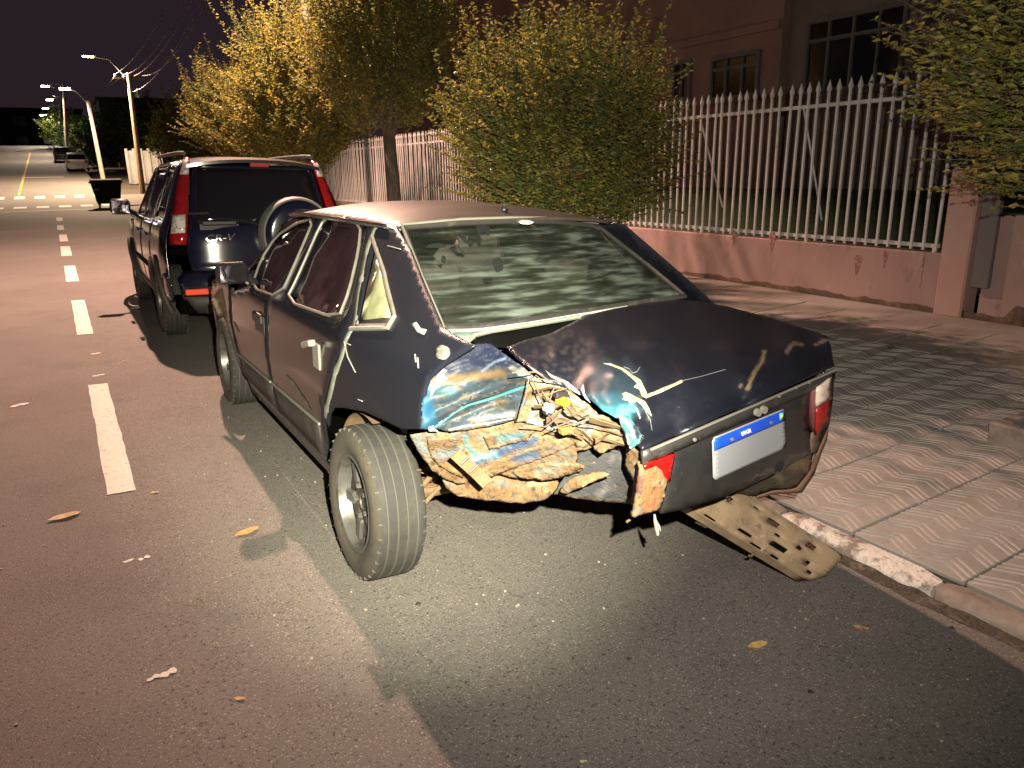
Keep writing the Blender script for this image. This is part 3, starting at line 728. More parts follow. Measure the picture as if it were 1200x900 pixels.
seal = mat('rubber_seal', (.018, .017, .017), .6, layers=[(12, (.06, .055, .05), .55, .7)])
chromed = mat('dull_trim', (.17, .165, .15), .5, .3, layers=[(12, (.13, .12, .11), .5, .7)])
jambm = mat('jamb_paint', (.12, .13, .11), .6, layers=[(10, (.09, .125, .13), .5, .65), (30, (.23, .22, .17), .6, .7)])
tint = mat('tinted_glass', (.016, .009, .011), .07, spec=.8, layers=[(2.2, (.034, .020, .023), .48, .66)])
interior = mat('interior_cloth', (.07, .065, .06), .95, layers=[(10, (.11, .10, .09), .5, .7)])
blackv = mat('black_void', (.003, .003, .003), 1.0, spec=0)

def hw(y, z):
    h = np.interp(z, [.15, .25, .45, .62, .80, .90, .94, .97, 1.0, 1.33, 1.45], [.77, .805, .835, .85, .842, .826, .812, .792, .772, .575, .47])
    return h*np.interp(y, [-1.1, -.6, 0, 2.4, 3.0, 3.35, 3.55], [.90, .965, 1, 1, .985, .93, .80])
def side_px(p):
    o, d = CF.ray(p); x = -.8
    for _ in range(60):
        q = o+(x-o[0])/d[0]*d; x = .5*x-.5*hw(q[1], min(q[2], 1.4))
    return (q[1], min(q[2], 1.335))
def O(lst): return [side_px(p) if p[0] > 50 else p for p in lst]
def sidemap(s, off=0):
    return lambda y, z: (s*(hw(y, z)-off), y, z)
LEFT = (-1, 0, .2); RIGHT = (1, 0, .2)
def side_part(name, outline, s, m, parent=car, off=0, holes=(), step=.045, thick=.008, roll=.005): 
    return surface(name, outline, sidemap(s, off), m, parent, (s, 0, .2), step, thick, holes, roll)
def grow(poly, k):
    c = np.mean(np.array(poly), 0); return [tuple(c+(np.array(p)-c)*k) for p in poly]
# --- doors
fwin = O([(296, 337), (306, 305), (324, 277), (347, 262), (369, 256), (352, 296), (328, 348)])
rwin = O([(335.5, 352), (352, 319), (377, 262), (386, 254), (402, 255), (424, 264), (421, 294), (410, 341), (397, 374)])
qwin = O([(438, 285), (450, 322), (460, 368), (455, 378), (417, 379), (428, 330)])
qgl = O([(438, 298), (448, 332), (455, 371), (421, 375), (430, 330)])
fdoor = O([(271, 341)])+[(2.30, .70), (2.22, .45), (2.05, .29), (1.352, .29), (1.352, .92)]+O([(377, 257), (372, 250), (352, 256), (330, 270), (311, 293), (293, 334)])
rdoor = [(1.338, .92), (1.338, .29), (.52, .29), (.42, .40)]+O([(377, 478), (383, 452), (398, 408), (411, 381), (416, 341), (427, 286), (437, 260), (424, 250), (400, 246), (386, 250), (379, 256)])
def door(name, out, win, s, hpx, label=None):
    d = side_part(name, out, s, paint, holes=[win])
    if label: d['label'] = label
    g = side_part('window_glass', grow(win, 1.03), s, tint, d, off=.012, step=.12, roll=0, thick=.004)
    pts = [sidemap(s, -.004)(*q) for q in resample(smooth_poly(win, 1), .05)]; pts.append(pts[0])
    tube('window_trim', pts, .0065, chromed, d, 6)
    return d
frontl = door('front_door', fdoor, fwin, -1, None); rearl = door('rear_door', rdoor, rwin, -1, None)
frontr = door('front_door', fdoor, fwin, 1, None); rearr = door('rear_door', rdoor, rwin, 1, None)
for d, y, z, s in ((frontl, 1.49, .79, -1), (frontr, 1.49, .79, 1), (rearr, .50, .81, 1)):
    b = MB(); b.box((s*(hw(y, z)+.012), y, z), (.012, .085, .028), bev=.008); b.box((s*(hw(y, z)+.002), y, z-.03), (.006, .10, .05), bev=.004); b.build('door_handle', blackm, d)
hb = side_px((371, 413)); b = MB()
b.box((-hw(*hb)-.004, hb[0]-.015, hb[1]-.012), (.006, .045, .055), bev=.004)
b.box((-hw(*hb)-.028, hb[0]+.02, hb[1]+.035), (.016, .062, .014), Matrix.Rotation(-.25, 3, 'X'), bev=.005)
o = b.build('door_handle', mat('bare_handle', (.16, .155, .14), .6), rearl); o['label'] = 'broken pale door handle sticking out'
def trim_line(name, parent, p, s, m, r, off):
    pts = [sidemap(s, off)(*q) for q in p]; return tube(name, pts, r, m, parent, 6)
mz = lambda y: .485-.022*(y-.45)
for d, s, y0, y1 in ((rearl, -1, .47, 1.33), (frontl, -1, 1.36, 2.24), (rearr, 1, .47, 1.33), (frontr, 1, 1.36, 2.24)):
    trim_line('side_moulding', d, [(y, mz(y)) for y in np.linspace(y0, y1, 12)], s, chromed, .007, -.004)
    pts = [(y0+.002, mz(y0)-.012), (y1-.002, mz(y1)-.012), (y1-.002, .31), (y0+.06, .31)]
    side_part('lower_cladding', pts, s, mat('cladding', (.022, .021, .022), .6, layers=[(8, (.07, .055, .045), .5, .72)]), d, off=-.006, step=.08)
# scuffs on the doors
for px, py, L, wd in ((345, 452, .34, .02), (277, 383, .2, .012), (358, 470, .2, .012)):
    q = side_px((px, py)); pl_ = [(q[0]-L/2, q[1]-.03), (q[0]-L*.1, q[1]+wd), (q[0]+L/2, q[1]+.03), (q[0]+L*.1, q[1]-.004)]
    side_part('scrape', smooth_poly(pl_, 2), -1, mat('scrape_dust', (.10, .075, .060), .8, layers=[(25, (.03, .026, .03), .45, .6)]), rearl, off=-.002, step=.05, thick=0, roll=0)
# sill
for s in (-1, 1): side_part('sill', [(.45, .285), (2.2, .285), (2.2, .20), (.50, .20)], s, paint, off=.01, step=.08)
# --- left quarter panel with pillar and window opening
qout = O([(441, 261), (452, 258), (466, 261), (480, 291), (497, 334), (517, 381)])+O([(540, 396), (556, 404), (520, 427), (501, 446), (495, 470), (493, 503), (470, 503), (445, 491), (425, 482), (402, 478)])+[(.22, .625), (.30, .57), (.35, .50)]+O([(379, 488), (387, 458), (401, 416), (415, 383), (420, 345), (430, 296)])
def qcol(y, z):
    return (0, 0, 0)
ql = side_part('quarter_panel', qout, -1, paint_matte, holes=[qwin], step=.022, roll=.0025)
side_part('window_glass', grow(qwin, 1.03), -1, seal, ql, off=.016, step=.1, roll=0)
side_part('window_glass', qgl, -1, mat('old_glass_green', (.19, .20, .12), .18, layers=[(5, (.08, .085, .06), .45, .65)]), ql, off=.006, step=.06, roll=0)
tube('window_trim', [sidemap(-1, -.005)(*q) for q in resample(smooth_poly(O([(437, 277), (452, 320), (464, 370), (456, 384), (412, 385)]), 0), .04, closed=False)], .009, chromed, ql, 6)
strip = O([(443, 258), (438, 262), (428, 288), (417, 341), (412, 381), (399, 409), (385, 450), (378, 490), (384, 492), (391, 462), (403, 418), (417, 383), (422, 345), (433, 290), (444, 264)])
side_part('door_jamb', strip, -1, jambm, ql, off=-.004, step=.03, roll=.006)
# white filler nick and fuel cap plug
def chip(name, poly, m, parent, ctrlmap, hint=(-1, -1, .3), step=3, thick=.002): 
    return surface(name, poly, ctrlmap, m, parent, hint, step, thick, roll=0)
def smap_px(off): 
    return lambda px, py: sidemap(-1, off)(*side_px((px, py)))
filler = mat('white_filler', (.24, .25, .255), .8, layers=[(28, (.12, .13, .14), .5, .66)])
chip('filler_glint_chip', [(483, 379), (489, 377), (494, 384), (501, 386), (498, 392), (490, 389)], filler, ql, smap_px(-.004))
cp = CF.at((521.5, 412), 1, -.585)
chip('fuel_plug', smooth_poly([(514, 408), (521, 403), (529, 406), (530, 414), (524, 421), (515, 419)], 1), mat('plug', (.13, .14, .13), .7, layers=[(30, (.09, .10, .095), .5, .62)]), ql, smap_px(-.012), thick=.008)
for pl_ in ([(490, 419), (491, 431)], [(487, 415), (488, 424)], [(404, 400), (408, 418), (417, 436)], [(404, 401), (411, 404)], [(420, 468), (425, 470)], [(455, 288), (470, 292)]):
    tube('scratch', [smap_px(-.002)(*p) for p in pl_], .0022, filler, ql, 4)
# --- dented rear wing: crushed sheet between the pillar and the boot
def crease(px, py, s, seed, st=2.6, ang=-.42):
    c_, s_ = math.cos(ang), math.sin(ang); u = (px*c_+py*s_)/(s*st); v = (-px*s_+py*c_)/s
    d = noise.voronoi(Vector((u, v, seed*3.7)))[0]; return 1.2*d[0]-.6
SC_teal = (.10, .42, .44); SC_blue = (.035, .12, .24); SC_tan = (.34, .22, .13); SC_white = (.62, .64, .64); SC_navy = (.016, .022, .055)
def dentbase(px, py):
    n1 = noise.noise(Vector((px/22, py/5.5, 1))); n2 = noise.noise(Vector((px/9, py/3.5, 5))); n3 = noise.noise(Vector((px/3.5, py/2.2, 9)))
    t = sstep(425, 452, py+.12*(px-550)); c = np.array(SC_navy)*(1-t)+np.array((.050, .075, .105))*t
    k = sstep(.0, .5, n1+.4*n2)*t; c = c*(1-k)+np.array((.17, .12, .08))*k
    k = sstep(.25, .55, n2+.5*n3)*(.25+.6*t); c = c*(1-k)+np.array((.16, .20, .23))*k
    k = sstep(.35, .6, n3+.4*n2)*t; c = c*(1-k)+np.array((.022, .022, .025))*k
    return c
dstrokes = [([(497, 462), (500, 478), (503, 494)], 9, (.022, .12, .23), .6), ([(510, 448), (545, 442), (590, 438)], 4.2, (.22, .145, .085), .8), ([(505, 455), (530, 460)], 5, (.035, .12, .15), .9),
            ([(565, 435), (580, 424), (592, 420)], 1.2, (.16, .24, .36), .8), ([(600, 432), (618, 438)], 3.2, (.30, .30, .28), .6), ([(560, 492), (600, 484)], 3.0, (.26, .28, .29), .9), ([(570, 478), (606, 472)], 2.2, (.05, .06, .06), .9)]
def dent_crumple(px, py):
    e = sstep(0, 18, px-494)*sstep(0, 14, 626-px)
    crs = -.022*math.exp(-((py-(500-.45*(px-510)))/7)**2)+.030*math.exp(-((py-(480-.42*(px-510)))/9)**2)
    return e*(crs+.016*crease(px, py, 16, 2, 4.0)+.006*crease(px, py, 7, 4, 2.5))
dctrl = [(493, 503, 'y', -.565), (495, 470, 'y', -.565), (501, 446, 'y', -.54), (520, 427, 'y', -.565), (556, 404, 'y', -.62), (572, 404, 'y', -.66), (592, 417, 'y', -.72), (612, 432, 'y', -.79), (626, 442, 'y', -.84), (620, 462, 'y', -.80), (606, 488, 'y', -.80), (570, 498, 'y', -.72), (530, 504, 'y', -.64), (550, 450, 'y', -.60), (580, 470, 'y', -.66)]
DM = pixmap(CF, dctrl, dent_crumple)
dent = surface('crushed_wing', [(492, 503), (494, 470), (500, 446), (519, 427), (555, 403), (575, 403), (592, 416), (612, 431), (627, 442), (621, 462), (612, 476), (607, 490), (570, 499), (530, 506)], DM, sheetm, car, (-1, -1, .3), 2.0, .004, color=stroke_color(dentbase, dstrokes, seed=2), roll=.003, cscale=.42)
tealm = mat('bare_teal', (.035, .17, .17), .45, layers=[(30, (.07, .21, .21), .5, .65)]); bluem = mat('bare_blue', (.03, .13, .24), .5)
def on(fm, off=.005): 
    def f(px, py):
        p = np.array(fm(px, py)); d = CF.R@(CAMP-CF.o)-p; return p+d/np.linalg.norm(d)*off
    return f
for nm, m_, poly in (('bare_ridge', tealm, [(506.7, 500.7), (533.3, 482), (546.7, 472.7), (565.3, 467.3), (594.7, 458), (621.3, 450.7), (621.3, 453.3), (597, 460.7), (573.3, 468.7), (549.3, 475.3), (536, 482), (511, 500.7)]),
                 ('filler_glint_chip', filler, [(520, 432), (524, 434), (518.7, 439.3), (524.7, 443.3), (520, 448.7), (512, 454), (506, 463.3), (504, 464.7), (504, 459.3), (507, 452), (512, 439.3)]),
                 ('filler_glint_chip', filler, [(500, 500.7), (508, 498), (510, 503.3), (514.7, 506), (502.7, 506)]),
                 ('filler_glint_chip', filler, [(524, 503.7), (544, 498.3), (572, 494.3), (600, 489.5), (600, 491), (572, 496.5), (544, 501), (528, 504.8)]),
                 ('filler_glint_chip', filler, [(602, 437), (612, 433), (624, 441), (620, 444), (608, 441)]), ('filler_glint_chip', filler, [(578, 488), (590, 484), (604, 483), (602, 488), (588, 490)])):
    surface(nm, poly, on(DM), m_, dent, (-1, -1, .3), 2.5, .001, roll=0)  # white chips mix bared filler with edge highlights put into colour
dent['label'] = 'crushed rear wing scraped to blue, teal and tan'
# --- torn inner structure, tan with road dust
def tanbase(seed):
    def f(px, py):
        n1 = noise.noise(Vector((px/26, py/14, seed))); n2 = noise.noise(Vector((px/8, py/6, seed+7))); n3 = noise.noise(Vector((px/3, py/2.6, seed+3)))
        c = np.array((.20, .122, .062))
        k = sstep(.05, .45, n1+.3*n2); c = c*(1-k)+np.array((.25, .185, .112))*k
        k = sstep(.12, .5, -n1+.5*n2); c = c*(1-k)+np.array((.145, .138, .12))*k
        k = sstep(.3, .55, n2+.5*n3); c = c*(1-k)+np.array((.085, .058, .038))*k
        return c
    return f
def crump(amp, s1, s2, seed):
    return lambda px, py: amp*(crease(px, py, s1*.62, seed)*1.0+crease(px, py, s2*.62, seed+5, 1.8, .5)*.38)
crush = empty('crushed_corner'); crush.parent = car
def shard(name, poly, ctrl, amp, s1, s2, seed, strokes=(), parent=car, step=2.6, thick=.004, m=tan_m, base=None):
    if m is tan_m:
        rj = random.Random(seed); poly = [(a_+rj.uniform(-1.0, 1.0), b_+rj.uniform(-1.0, 1.0)) for a_, b_ in resample(poly, 6.5)]
    o = surface(name, poly, pixmap(CF, ctrl, crump(amp, s1, s2, seed)), m, parent, (-.4, -1, .3), step, thick, color=stroke_color(base or tanbase(seed), strokes, seed=seed), roll=.002, cscale=.62)
    return o
bpy.data.objects.remove(crush)
A_ctrl = [(482, 510, 'y', -.50), (540, 505, 'y', -.60), (604, 492, 'y', -.74), (660, 500, 'y', -.82), (510, 552, 'y', -.46), (560, 555, 'y', -.56), (640, 545, 'y', -.74), (680, 548, 'y', -.84), (690, 530, 'y', -.90)]
AM = pixmap(CF, A_ctrl, crump(.020, 42, 15, 11))
innerwing = shard('inner_wing', [(480, 510), (500, 507), (530, 507), (570, 500), (606, 491), (640, 492), (668, 500), (690, 512), (702, 520), (690, 526), (676, 530), (674, 542), (684, 547), (681, 553), (670, 557), (652, 562), (610, 561), (574, 556), (556, 560), (545, 566), (536, 569), (520, 562), (506, 552), (494, 536), (486, 522)], A_ctrl, .020, 42, 15, 11,
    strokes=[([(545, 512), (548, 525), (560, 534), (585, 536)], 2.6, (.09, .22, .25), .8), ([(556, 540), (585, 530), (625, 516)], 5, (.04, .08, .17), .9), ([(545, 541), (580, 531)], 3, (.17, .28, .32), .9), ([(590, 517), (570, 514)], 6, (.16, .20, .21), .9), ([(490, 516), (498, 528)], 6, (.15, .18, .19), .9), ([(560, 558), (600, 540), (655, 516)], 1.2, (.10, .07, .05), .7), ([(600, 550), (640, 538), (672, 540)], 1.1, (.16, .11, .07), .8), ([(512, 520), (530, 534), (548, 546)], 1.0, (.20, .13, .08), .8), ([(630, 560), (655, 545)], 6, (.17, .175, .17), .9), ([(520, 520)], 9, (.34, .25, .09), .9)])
for k, (poly, y0, y1) in enumerate((([(497, 512), (528, 511), (540, 524), (553, 545), (541, 560), (514, 548), (503, 532)], -.56, -.60), ([(556, 556), (580, 541), (615, 527), (655, 510), (674, 517), (640, 535), (604, 549), (577, 559)], -.72, -.90), ([(598, 553), (640, 541), (676, 543), (685, 549), (668, 557), (640, 563), (612, 562)], -.76, -.90), ([(636, 507), (668, 500), (694, 510), (700, 520), (684, 525), (664, 519)], -.90, -.97), ([(566, 512), (600, 499), (628, 503), (618, 517), (590, 524), (572, 528)], -.75, -.84))):
    x0 = min(p[0] for p in poly); x1 = max(p[0] for p in poly)
    my = float(np.mean([q[1] for q in poly])); mx_ = (x0+x1)/2
    def pm(px, py, base=on(AM, .012), my=my): 
        p = np.array(base(px, py)); return p+np.array([0, -.0010*max(0, my-py)+.006*crease(px, py, 12, 70+k, 2.2), 0])
    rj = random.Random(k); poly = [(a_+rj.uniform(-1.1, 1.1), b_+rj.uniform(-1.1, 1.1)) for a_, b_ in resample(poly, 7)]
    surface('torn_plate', poly, pm, tan_m, innerwing, (-.4, -1, .3), 2.6, .002, cscale=.62, roll=.002, color=stroke_color(tanbase(70+k), [([(mx_-10, my), (mx_+12, my-4)], 5, ((.14, .17, .20), (.06, .10, .18), (.20, .19, .16), (.13, .14, .14), (.08, .17, .20))[k], 1.0)], seed=k))
innerwing['label'] = 'dust-covered torn inner wing panel'
B_ctrl = [(606, 490, 'y', -.76), (612, 460, 'y', -.80), (624, 444, 'y', -.84), (650, 455, 'y', -.86), (680, 470, 'y', -.90), (720, 497, 'y', -1.0), (738, 515, 'y', -1.06), (735, 522, 'y', -1.05), (705, 530, 'y', -.96), (680, 525, 'y', -.90), (650, 505, 'y', -.83), (660, 480, 'y', -.80)]
tornside = shard('torn_boot_side', [(604, 493), (611, 470), (620, 448), (627, 441), (648, 448), (664, 458), (684, 472), (700, 484), (722, 496), (737, 512), (737, 522), (722, 522), (712, 526), (704, 534), (697, 528), (690, 521), (676, 524), (668, 512), (650, 506), (625, 498)], B_ctrl, .034, 20, 8, 23,
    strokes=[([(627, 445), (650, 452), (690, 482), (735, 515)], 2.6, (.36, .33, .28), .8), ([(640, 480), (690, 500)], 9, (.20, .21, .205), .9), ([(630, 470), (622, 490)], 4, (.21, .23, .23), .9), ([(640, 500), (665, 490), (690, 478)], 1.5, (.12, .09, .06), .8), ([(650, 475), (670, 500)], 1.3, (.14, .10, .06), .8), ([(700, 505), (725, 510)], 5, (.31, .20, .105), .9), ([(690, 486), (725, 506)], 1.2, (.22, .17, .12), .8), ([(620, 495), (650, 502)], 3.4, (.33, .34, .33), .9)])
tornside['label'] = 'torn boot side wall folded into tan ribbons'
# ribbons of metal, wires and connectors in the tear
rnd = random.Random(4)
for k in range(16):
    x0 = rnd.uniform(622, 700); y0 = 448+(x0-622)*.55+rnd.uniform(2, 40); dx = rnd.uniform(14, 42); dy = rnd.uniform(-14, 16)
    y_ = -.86-.0018*(x0-622); wd = rnd.uniform(1.2, 3.6)
    pts = [(x0, y0), (x0+dx*.5, y0+dy*.5+rnd.uniform(-4, 4)), (x0+dx, y0+dy)]
    v = []
    for i, p in enumerate(pts):
        for sgn in (-1, 1): v.append(CF.at((p[0], p[1]+sgn*wd*(1-.3*i)), 1, y_-.03-.02*rnd.random()-.02*i+(.012 if sgn > 0 else 0)))
    ob = MB().add(v, [(0, 1, 3, 2), (2, 3, 5, 4)]).build('metal_ribbon', tanplain, tornside); md = ob.modifiers.new('t', 'SOLIDIFY'); md.thickness = .002
wirem = mat('wire_dark', (.05, .035, .03), .6)
for pts in ([(620, 442), (617, 460), (608, 490)], [(622, 442), (632, 462), (641, 484), (655, 500)], [(624, 443), (660, 448), (672, 462)], [(650, 452), (644, 470), (650, 480)], [(640, 505), (668, 494), (700, 500), (735, 512)], [(600, 437), (628, 436), (645, 447)], [(660, 500), (690, 492), (720, 500)], [(655, 488), (640, 500), (612, 498)]):
    tube('loose_wire', [CF.at(p, 1, -.93-.0012*(p[0]-622)) for p in resample(pts, 8, closed=False)], .0022, wirem, tornside, 5)
def pbox(name, px, py, y, hx, hz, m, parent, hy=.012, rot=0):
    c = CF.at((px, py), 1, y); return box(name, c, (hx, hy, hz), m, parent, bev=.004, rot=Matrix.Rotation(rot, 3, 'Y'))
c = CF.at((659, 470), 1, -.955)
MB().lathe([(-.02, .001), (-.02, .013), (.0, .016), (.012, .016), (.016, .001)], 16, 'y', c).build('yellow_connector', mat('yellow_plastic', (.18, .135, .012), .5), tornside, smooth=True, flat_angle=40)
pbox('bulb_socket', 657, 462, -.95, .020, .010, blackm, tornside); pbox('white_connector', 643, 478, -.95, .014, .012, filler, tornside, rot=.4); pbox('connector_shadow', 642, 484, -.945, .012, .006, blackm, tornside, rot=.3)
pbox('orange_connector', 663, 504, -.955, .018, .012, mat('orange_plastic', (.22, .09, .015), .5), tornside)
# strap and exhaust silencer under the boot floor
strapm = tanplain
for a_, b_, wd in (((534, 532), (556, 552), 5.5), ((556, 552), (570, 566), 5.5)):
    v = []
    for p in (a_, b_):
        for sgn in (-1, 1): v.append(CF.at((p[0]+sgn*wd, p[1]-sgn*wd*.9), 1, -.70))
    ob = MB().add(v, [(0, 1, 3, 2)]).build('tank_strap', strapm, innerwing); md = ob.modifiers.new('t', 'SOLIDIFY'); md.thickness = .008
for p in ((545, 540), (555, 550)): 
    a = CF.at((p[0]-5, p[1]+4), 1, -.712); c = CF.at((p[0]+5, p[1]-5), 1, -.712); tube('strap_rib', [a, c], .004, seal, innerwing, 5)
rail = shard('floor_rail', [(519, 564), (530, 566), (545, 560), (575, 554), (612, 558), (652, 560), (657, 568), (652, 578), (636, 587), (612, 590), (585, 588), (550, 585), (532, 580), (523, 573)], [(519, 564, 'y', -.44), (545, 560, 'y', -.47), (612, 558, 'y', -.55), (657, 568, 'y', -.66), (612, 590, 'y', -.58), (550, 585, 'y', -.46), (585, 572, 'y', -.58), (640, 575, 'y', -.68)], .008, 60, 22, 61, strokes=[([(540, 572), (600, 576)], .8, (.17, .11, .065), .9), ([(560, 580), (610, 583)], .8, (.17, .11, .065), .9), ([(612, 562), (610, 575), (616, 586)], 1.4, (.12, .09, .06), .7), ([(620, 568), (640, 566)], 2.5, (.36, .29, .20), .9)], thick=.02)
rail['label'] = 'tan dirt-caked floor rail'
tip = [CF.at(p, 1, y) for p, y in (((668, 566), -.86), ((690, 558), -.93), ((716, 557), -.98))]
shard('torn_bracket', [(656, 577), (660, 570), (668, 562), (690, 554), (706, 552), (717, 557), (702, 562), (682, 570), (664, 578)], [(656, 577, 'y', -.84), (668, 562, 'y', -.88), (706, 552, 'y', -.97), (717, 557, 'y', -.98), (682, 570, 'y', -.93)], .012, 20, 9, 83)
# dark spare-wheel well
well = shard('spare_wheel_well', [(650, 580), (664, 556), (676, 540), (680, 524), (738, 520), (748, 548), (746, 572), (744, 592), (700, 588)], [(650, 580, 'y', -.72), (680, 524, 'y', -.78), (738, 520, 'y', -.90), (746, 570, 'y', -.90), (744, 592, 'y', -.86), (700, 588, 'y', -.78)], .006, 40, 20, 31, step=6, thick=.01, base=lambda px, py: np.array((.055, .058, .066))*(1+.5*noise.noise(Vector((px/20, py/20, 0)))), strokes=[([(652, 582), (700, 590), (744, 593)], 3, (.24, .19, .135), .9), ([(718, 535), (712, 556)], 1.5, (.12, .12, .13), .9), ([(702, 580), (712, 572)], 3, (.15, .15, .16), .9)])
well['label'] = 'bare black spare-wheel well'
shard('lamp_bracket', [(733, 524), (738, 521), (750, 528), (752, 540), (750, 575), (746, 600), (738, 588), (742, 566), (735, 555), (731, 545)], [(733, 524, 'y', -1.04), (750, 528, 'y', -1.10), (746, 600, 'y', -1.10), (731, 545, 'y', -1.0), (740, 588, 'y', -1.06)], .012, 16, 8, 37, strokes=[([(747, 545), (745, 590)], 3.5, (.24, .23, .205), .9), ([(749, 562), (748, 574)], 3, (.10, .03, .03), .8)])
# trailing suspension parts behind the wheel
for p0, p1, r, y_ in (((492, 572), (507, 556), .012, -.12), ((497, 590), (520, 566), .009, -.16), ((498, 545), (512, 560), .03, .02)):
    tube('suspension_arm', [CF.at(p0, 1, y_), CF.at(p1, 1, y_-.02)], r, tanplain, car, 8)
for k in range(5):
    c = CF.at((501, 541+8*k), 1, .0); MB().lathe([(-.004, .05), (.0, .056), (.004, .05)], 16, 'z', c, closed=True).build('spring_coil', tanplain, car, smooth=True)
# wheel-arch liner
b = MB(); vs = []; n = 22
for k in range(n+1):
    t = math.radians(-8+112*k/n)
    for x in (-.80, -.50): vs.append((x, -.345*math.cos(t)*-1, .30+.345*math.sin(t)))
b.add(vs, [(2*k, 2*k+1, 2*k+3, 2*k+2) for k in range(n)]); b.build('wheel_arch', tanplain, car, smooth=True)
# --- roof
def roofmap(x, y):
    zc = np.interp(y, [.10, .22, .5, 1.0, 1.45, 1.75], [1.345, 1.368, 1.398, 1.412, 1.398, 1.362]); ze = np.interp(y, [.1, .3, 1.5, 1.75], [1.322, 1.330, 1.330, 1.312])
    return (x, y, ze+(zc-ze)*(1-(min(abs(x), .585)/.585)**2.4))
rf = surface('roof', [(-.583, .20), (-.30, .19), (0, .185), (.30, .21), (.52, .27), (.583, .34), (.583, 1.72), (0, 1.76), (-.583, 1.72)], roofmap, roofpaint, car, (0, 0, 1), .06, .012, roll=.006)
for s in (-1, 1): tube('roof_gutter', [(s*.588, y, 1.329-.012*sstep(1.5, 1.75, y)) for y in np.linspace(.28, 1.72, 14)], .010, paint, rf, 6)
c = CF.at((592, 247), 1, .30); b = MB(); b.tube([c, Vector(c)+Vector((0, .02, .012)), Vector(c)+Vector((0, .0, .03))], [.016, .012, .003], 8); b.build('antenna_base', blackm, rf, smooth=True)
# --- rear window
gctrl = [(472, 266, 'y', .19), (540, 262, 'y', .19), (600, 260, 'y', .19), (650, 260, 'y', .22), (690, 264, 'y', .30), (705, 268, 'y', .33), (803, 348, 'y', -.25), (740, 357, 'y', -.265), (660, 370, 'y', -.27), (560, 384, 'y', -.275), (518, 384, 'y', -.275), (760, 311, 'y', .03), (493, 322, 'y', -.05), (600, 315, 'y', -.05), (680, 310, 'y', -.02)]
GM = pixmap(CF, gctrl)
gl = bpy.data.materials.new('hazy_glass'); gl.use_nodes = True; nt = gl.node_tree; N = nt.nodes; L_ = nt.links; pb = N['Principled BSDF']
tc = N.new('ShaderNodeTexCoord'); mp = N.new('ShaderNodeMapping'); mp.inputs['Scale'].default_value = (4.5, 5, 48); L_.new(tc.outputs['Object'], mp.inputs[0])
n1 = N.new('ShaderNodeTexNoise'); n1.inputs['Scale'].default_value = 1.25; n1.inputs['Detail'].default_value = 4; n1.inputs['Distortion'].default_value = .15; L_.new(mp.outputs[0], n1.inputs['Vector'])
n2 = N.new('ShaderNodeTexNoise'); n2.inputs['Scale'].default_value = 2.1; n2.inputs['Detail'].default_value = 2; L_.new(tc.outputs['Object'], n2.inputs['Vector'])
mm = N.new('ShaderNodeMath'); mm.operation = 'MULTIPLY_ADD'; mm.inputs[1].default_value = .55; L_.new(n2.outputs[0], mm.inputs[0]); L_.new(n1.outputs[0], mm.inputs[2])
cr = N.new('ShaderNodeValToRGB'); L_.new(mm.outputs[0], cr.inputs[0]); e = cr.color_ramp.elements
e[0].position = .52; e[0].color = (.009, .011, .009, 1); e[1].position = .98; e[1].color = (.085, .105, .094, 1); k_ = e.new(.78); k_.color = (.022, .026, .021, 1)
L_.new(cr.outputs[0], pb.inputs['Base Color']); pb.inputs['Roughness'].default_value = .22
mr = N.new('ShaderNodeMapRange'); mr.inputs[1].default_value = .6; mr.inputs[2].default_value = .95; mr.inputs[3].default_value = .34; mr.inputs[4].default_value = .78; L_.new(mm.outputs[0], mr.inputs[0]); L_.new(mr.outputs[0], pb.inputs['Alpha'])
gout = [(473, 267), (540, 262), (600, 260), (650, 260), (690, 264), (705, 269), (760, 312), (802, 347), (740, 356), (660, 369), (560, 383), (519, 383), (494, 325)]
rw_ = surface('rear_window', gout, GM, gl, car, (0, -1, 1), 14, .005, roll=0)
tube('window_seal', [GM(*q) for q in resample(gout+[gout[0]], 12, closed=False)], .012, seal, rw_, 6)
tube('window_trim', [GM(*q)+np.array([0, -.006, .010]) for q in resample([(519, 386), (494, 327), (470, 266), (540, 259.5), (600, 257.5), (660, 258), (700, 264)], 12, closed=False)], .006, chromed, rw_, 6)
surface('round_sticker', smooth_poly([(606, 262), (612, 259.5), (622, 260), (625, 263), (620, 265.5), (610, 265)], 1), lambda a, c: GM(a, c)+np.array([0, -.008, .010]), mat('sticker_white', (.5, .5, .49), .6), rw_, (0, -1, 1), 3, .001, roll=0)
# peeled dark film on the glass
for poly in ([(497, 293), (503, 288), (516, 287), (524, 291), (515, 293)], [(536, 278), (545, 276), (546, 284), (552, 286), (549, 290), (541, 284)], [(556, 268), (563, 264), (574, 268), (572, 280), (566, 273), (560, 281)], [(517, 301), (522, 303), (521, 312), (516, 309)], [(548, 283), (556, 287), (552, 291)], [(575, 306), (586, 303), (590, 318), (580, 322)]):
    surface('film_scrap', smooth_poly(poly, 1), lambda a, c: GM(a, c)+np.array([0, -.006, .008]), mat('film_dark', (.012, .014, .014), .4), rw_, (0, -1, 1), 4, 0, roll=0)
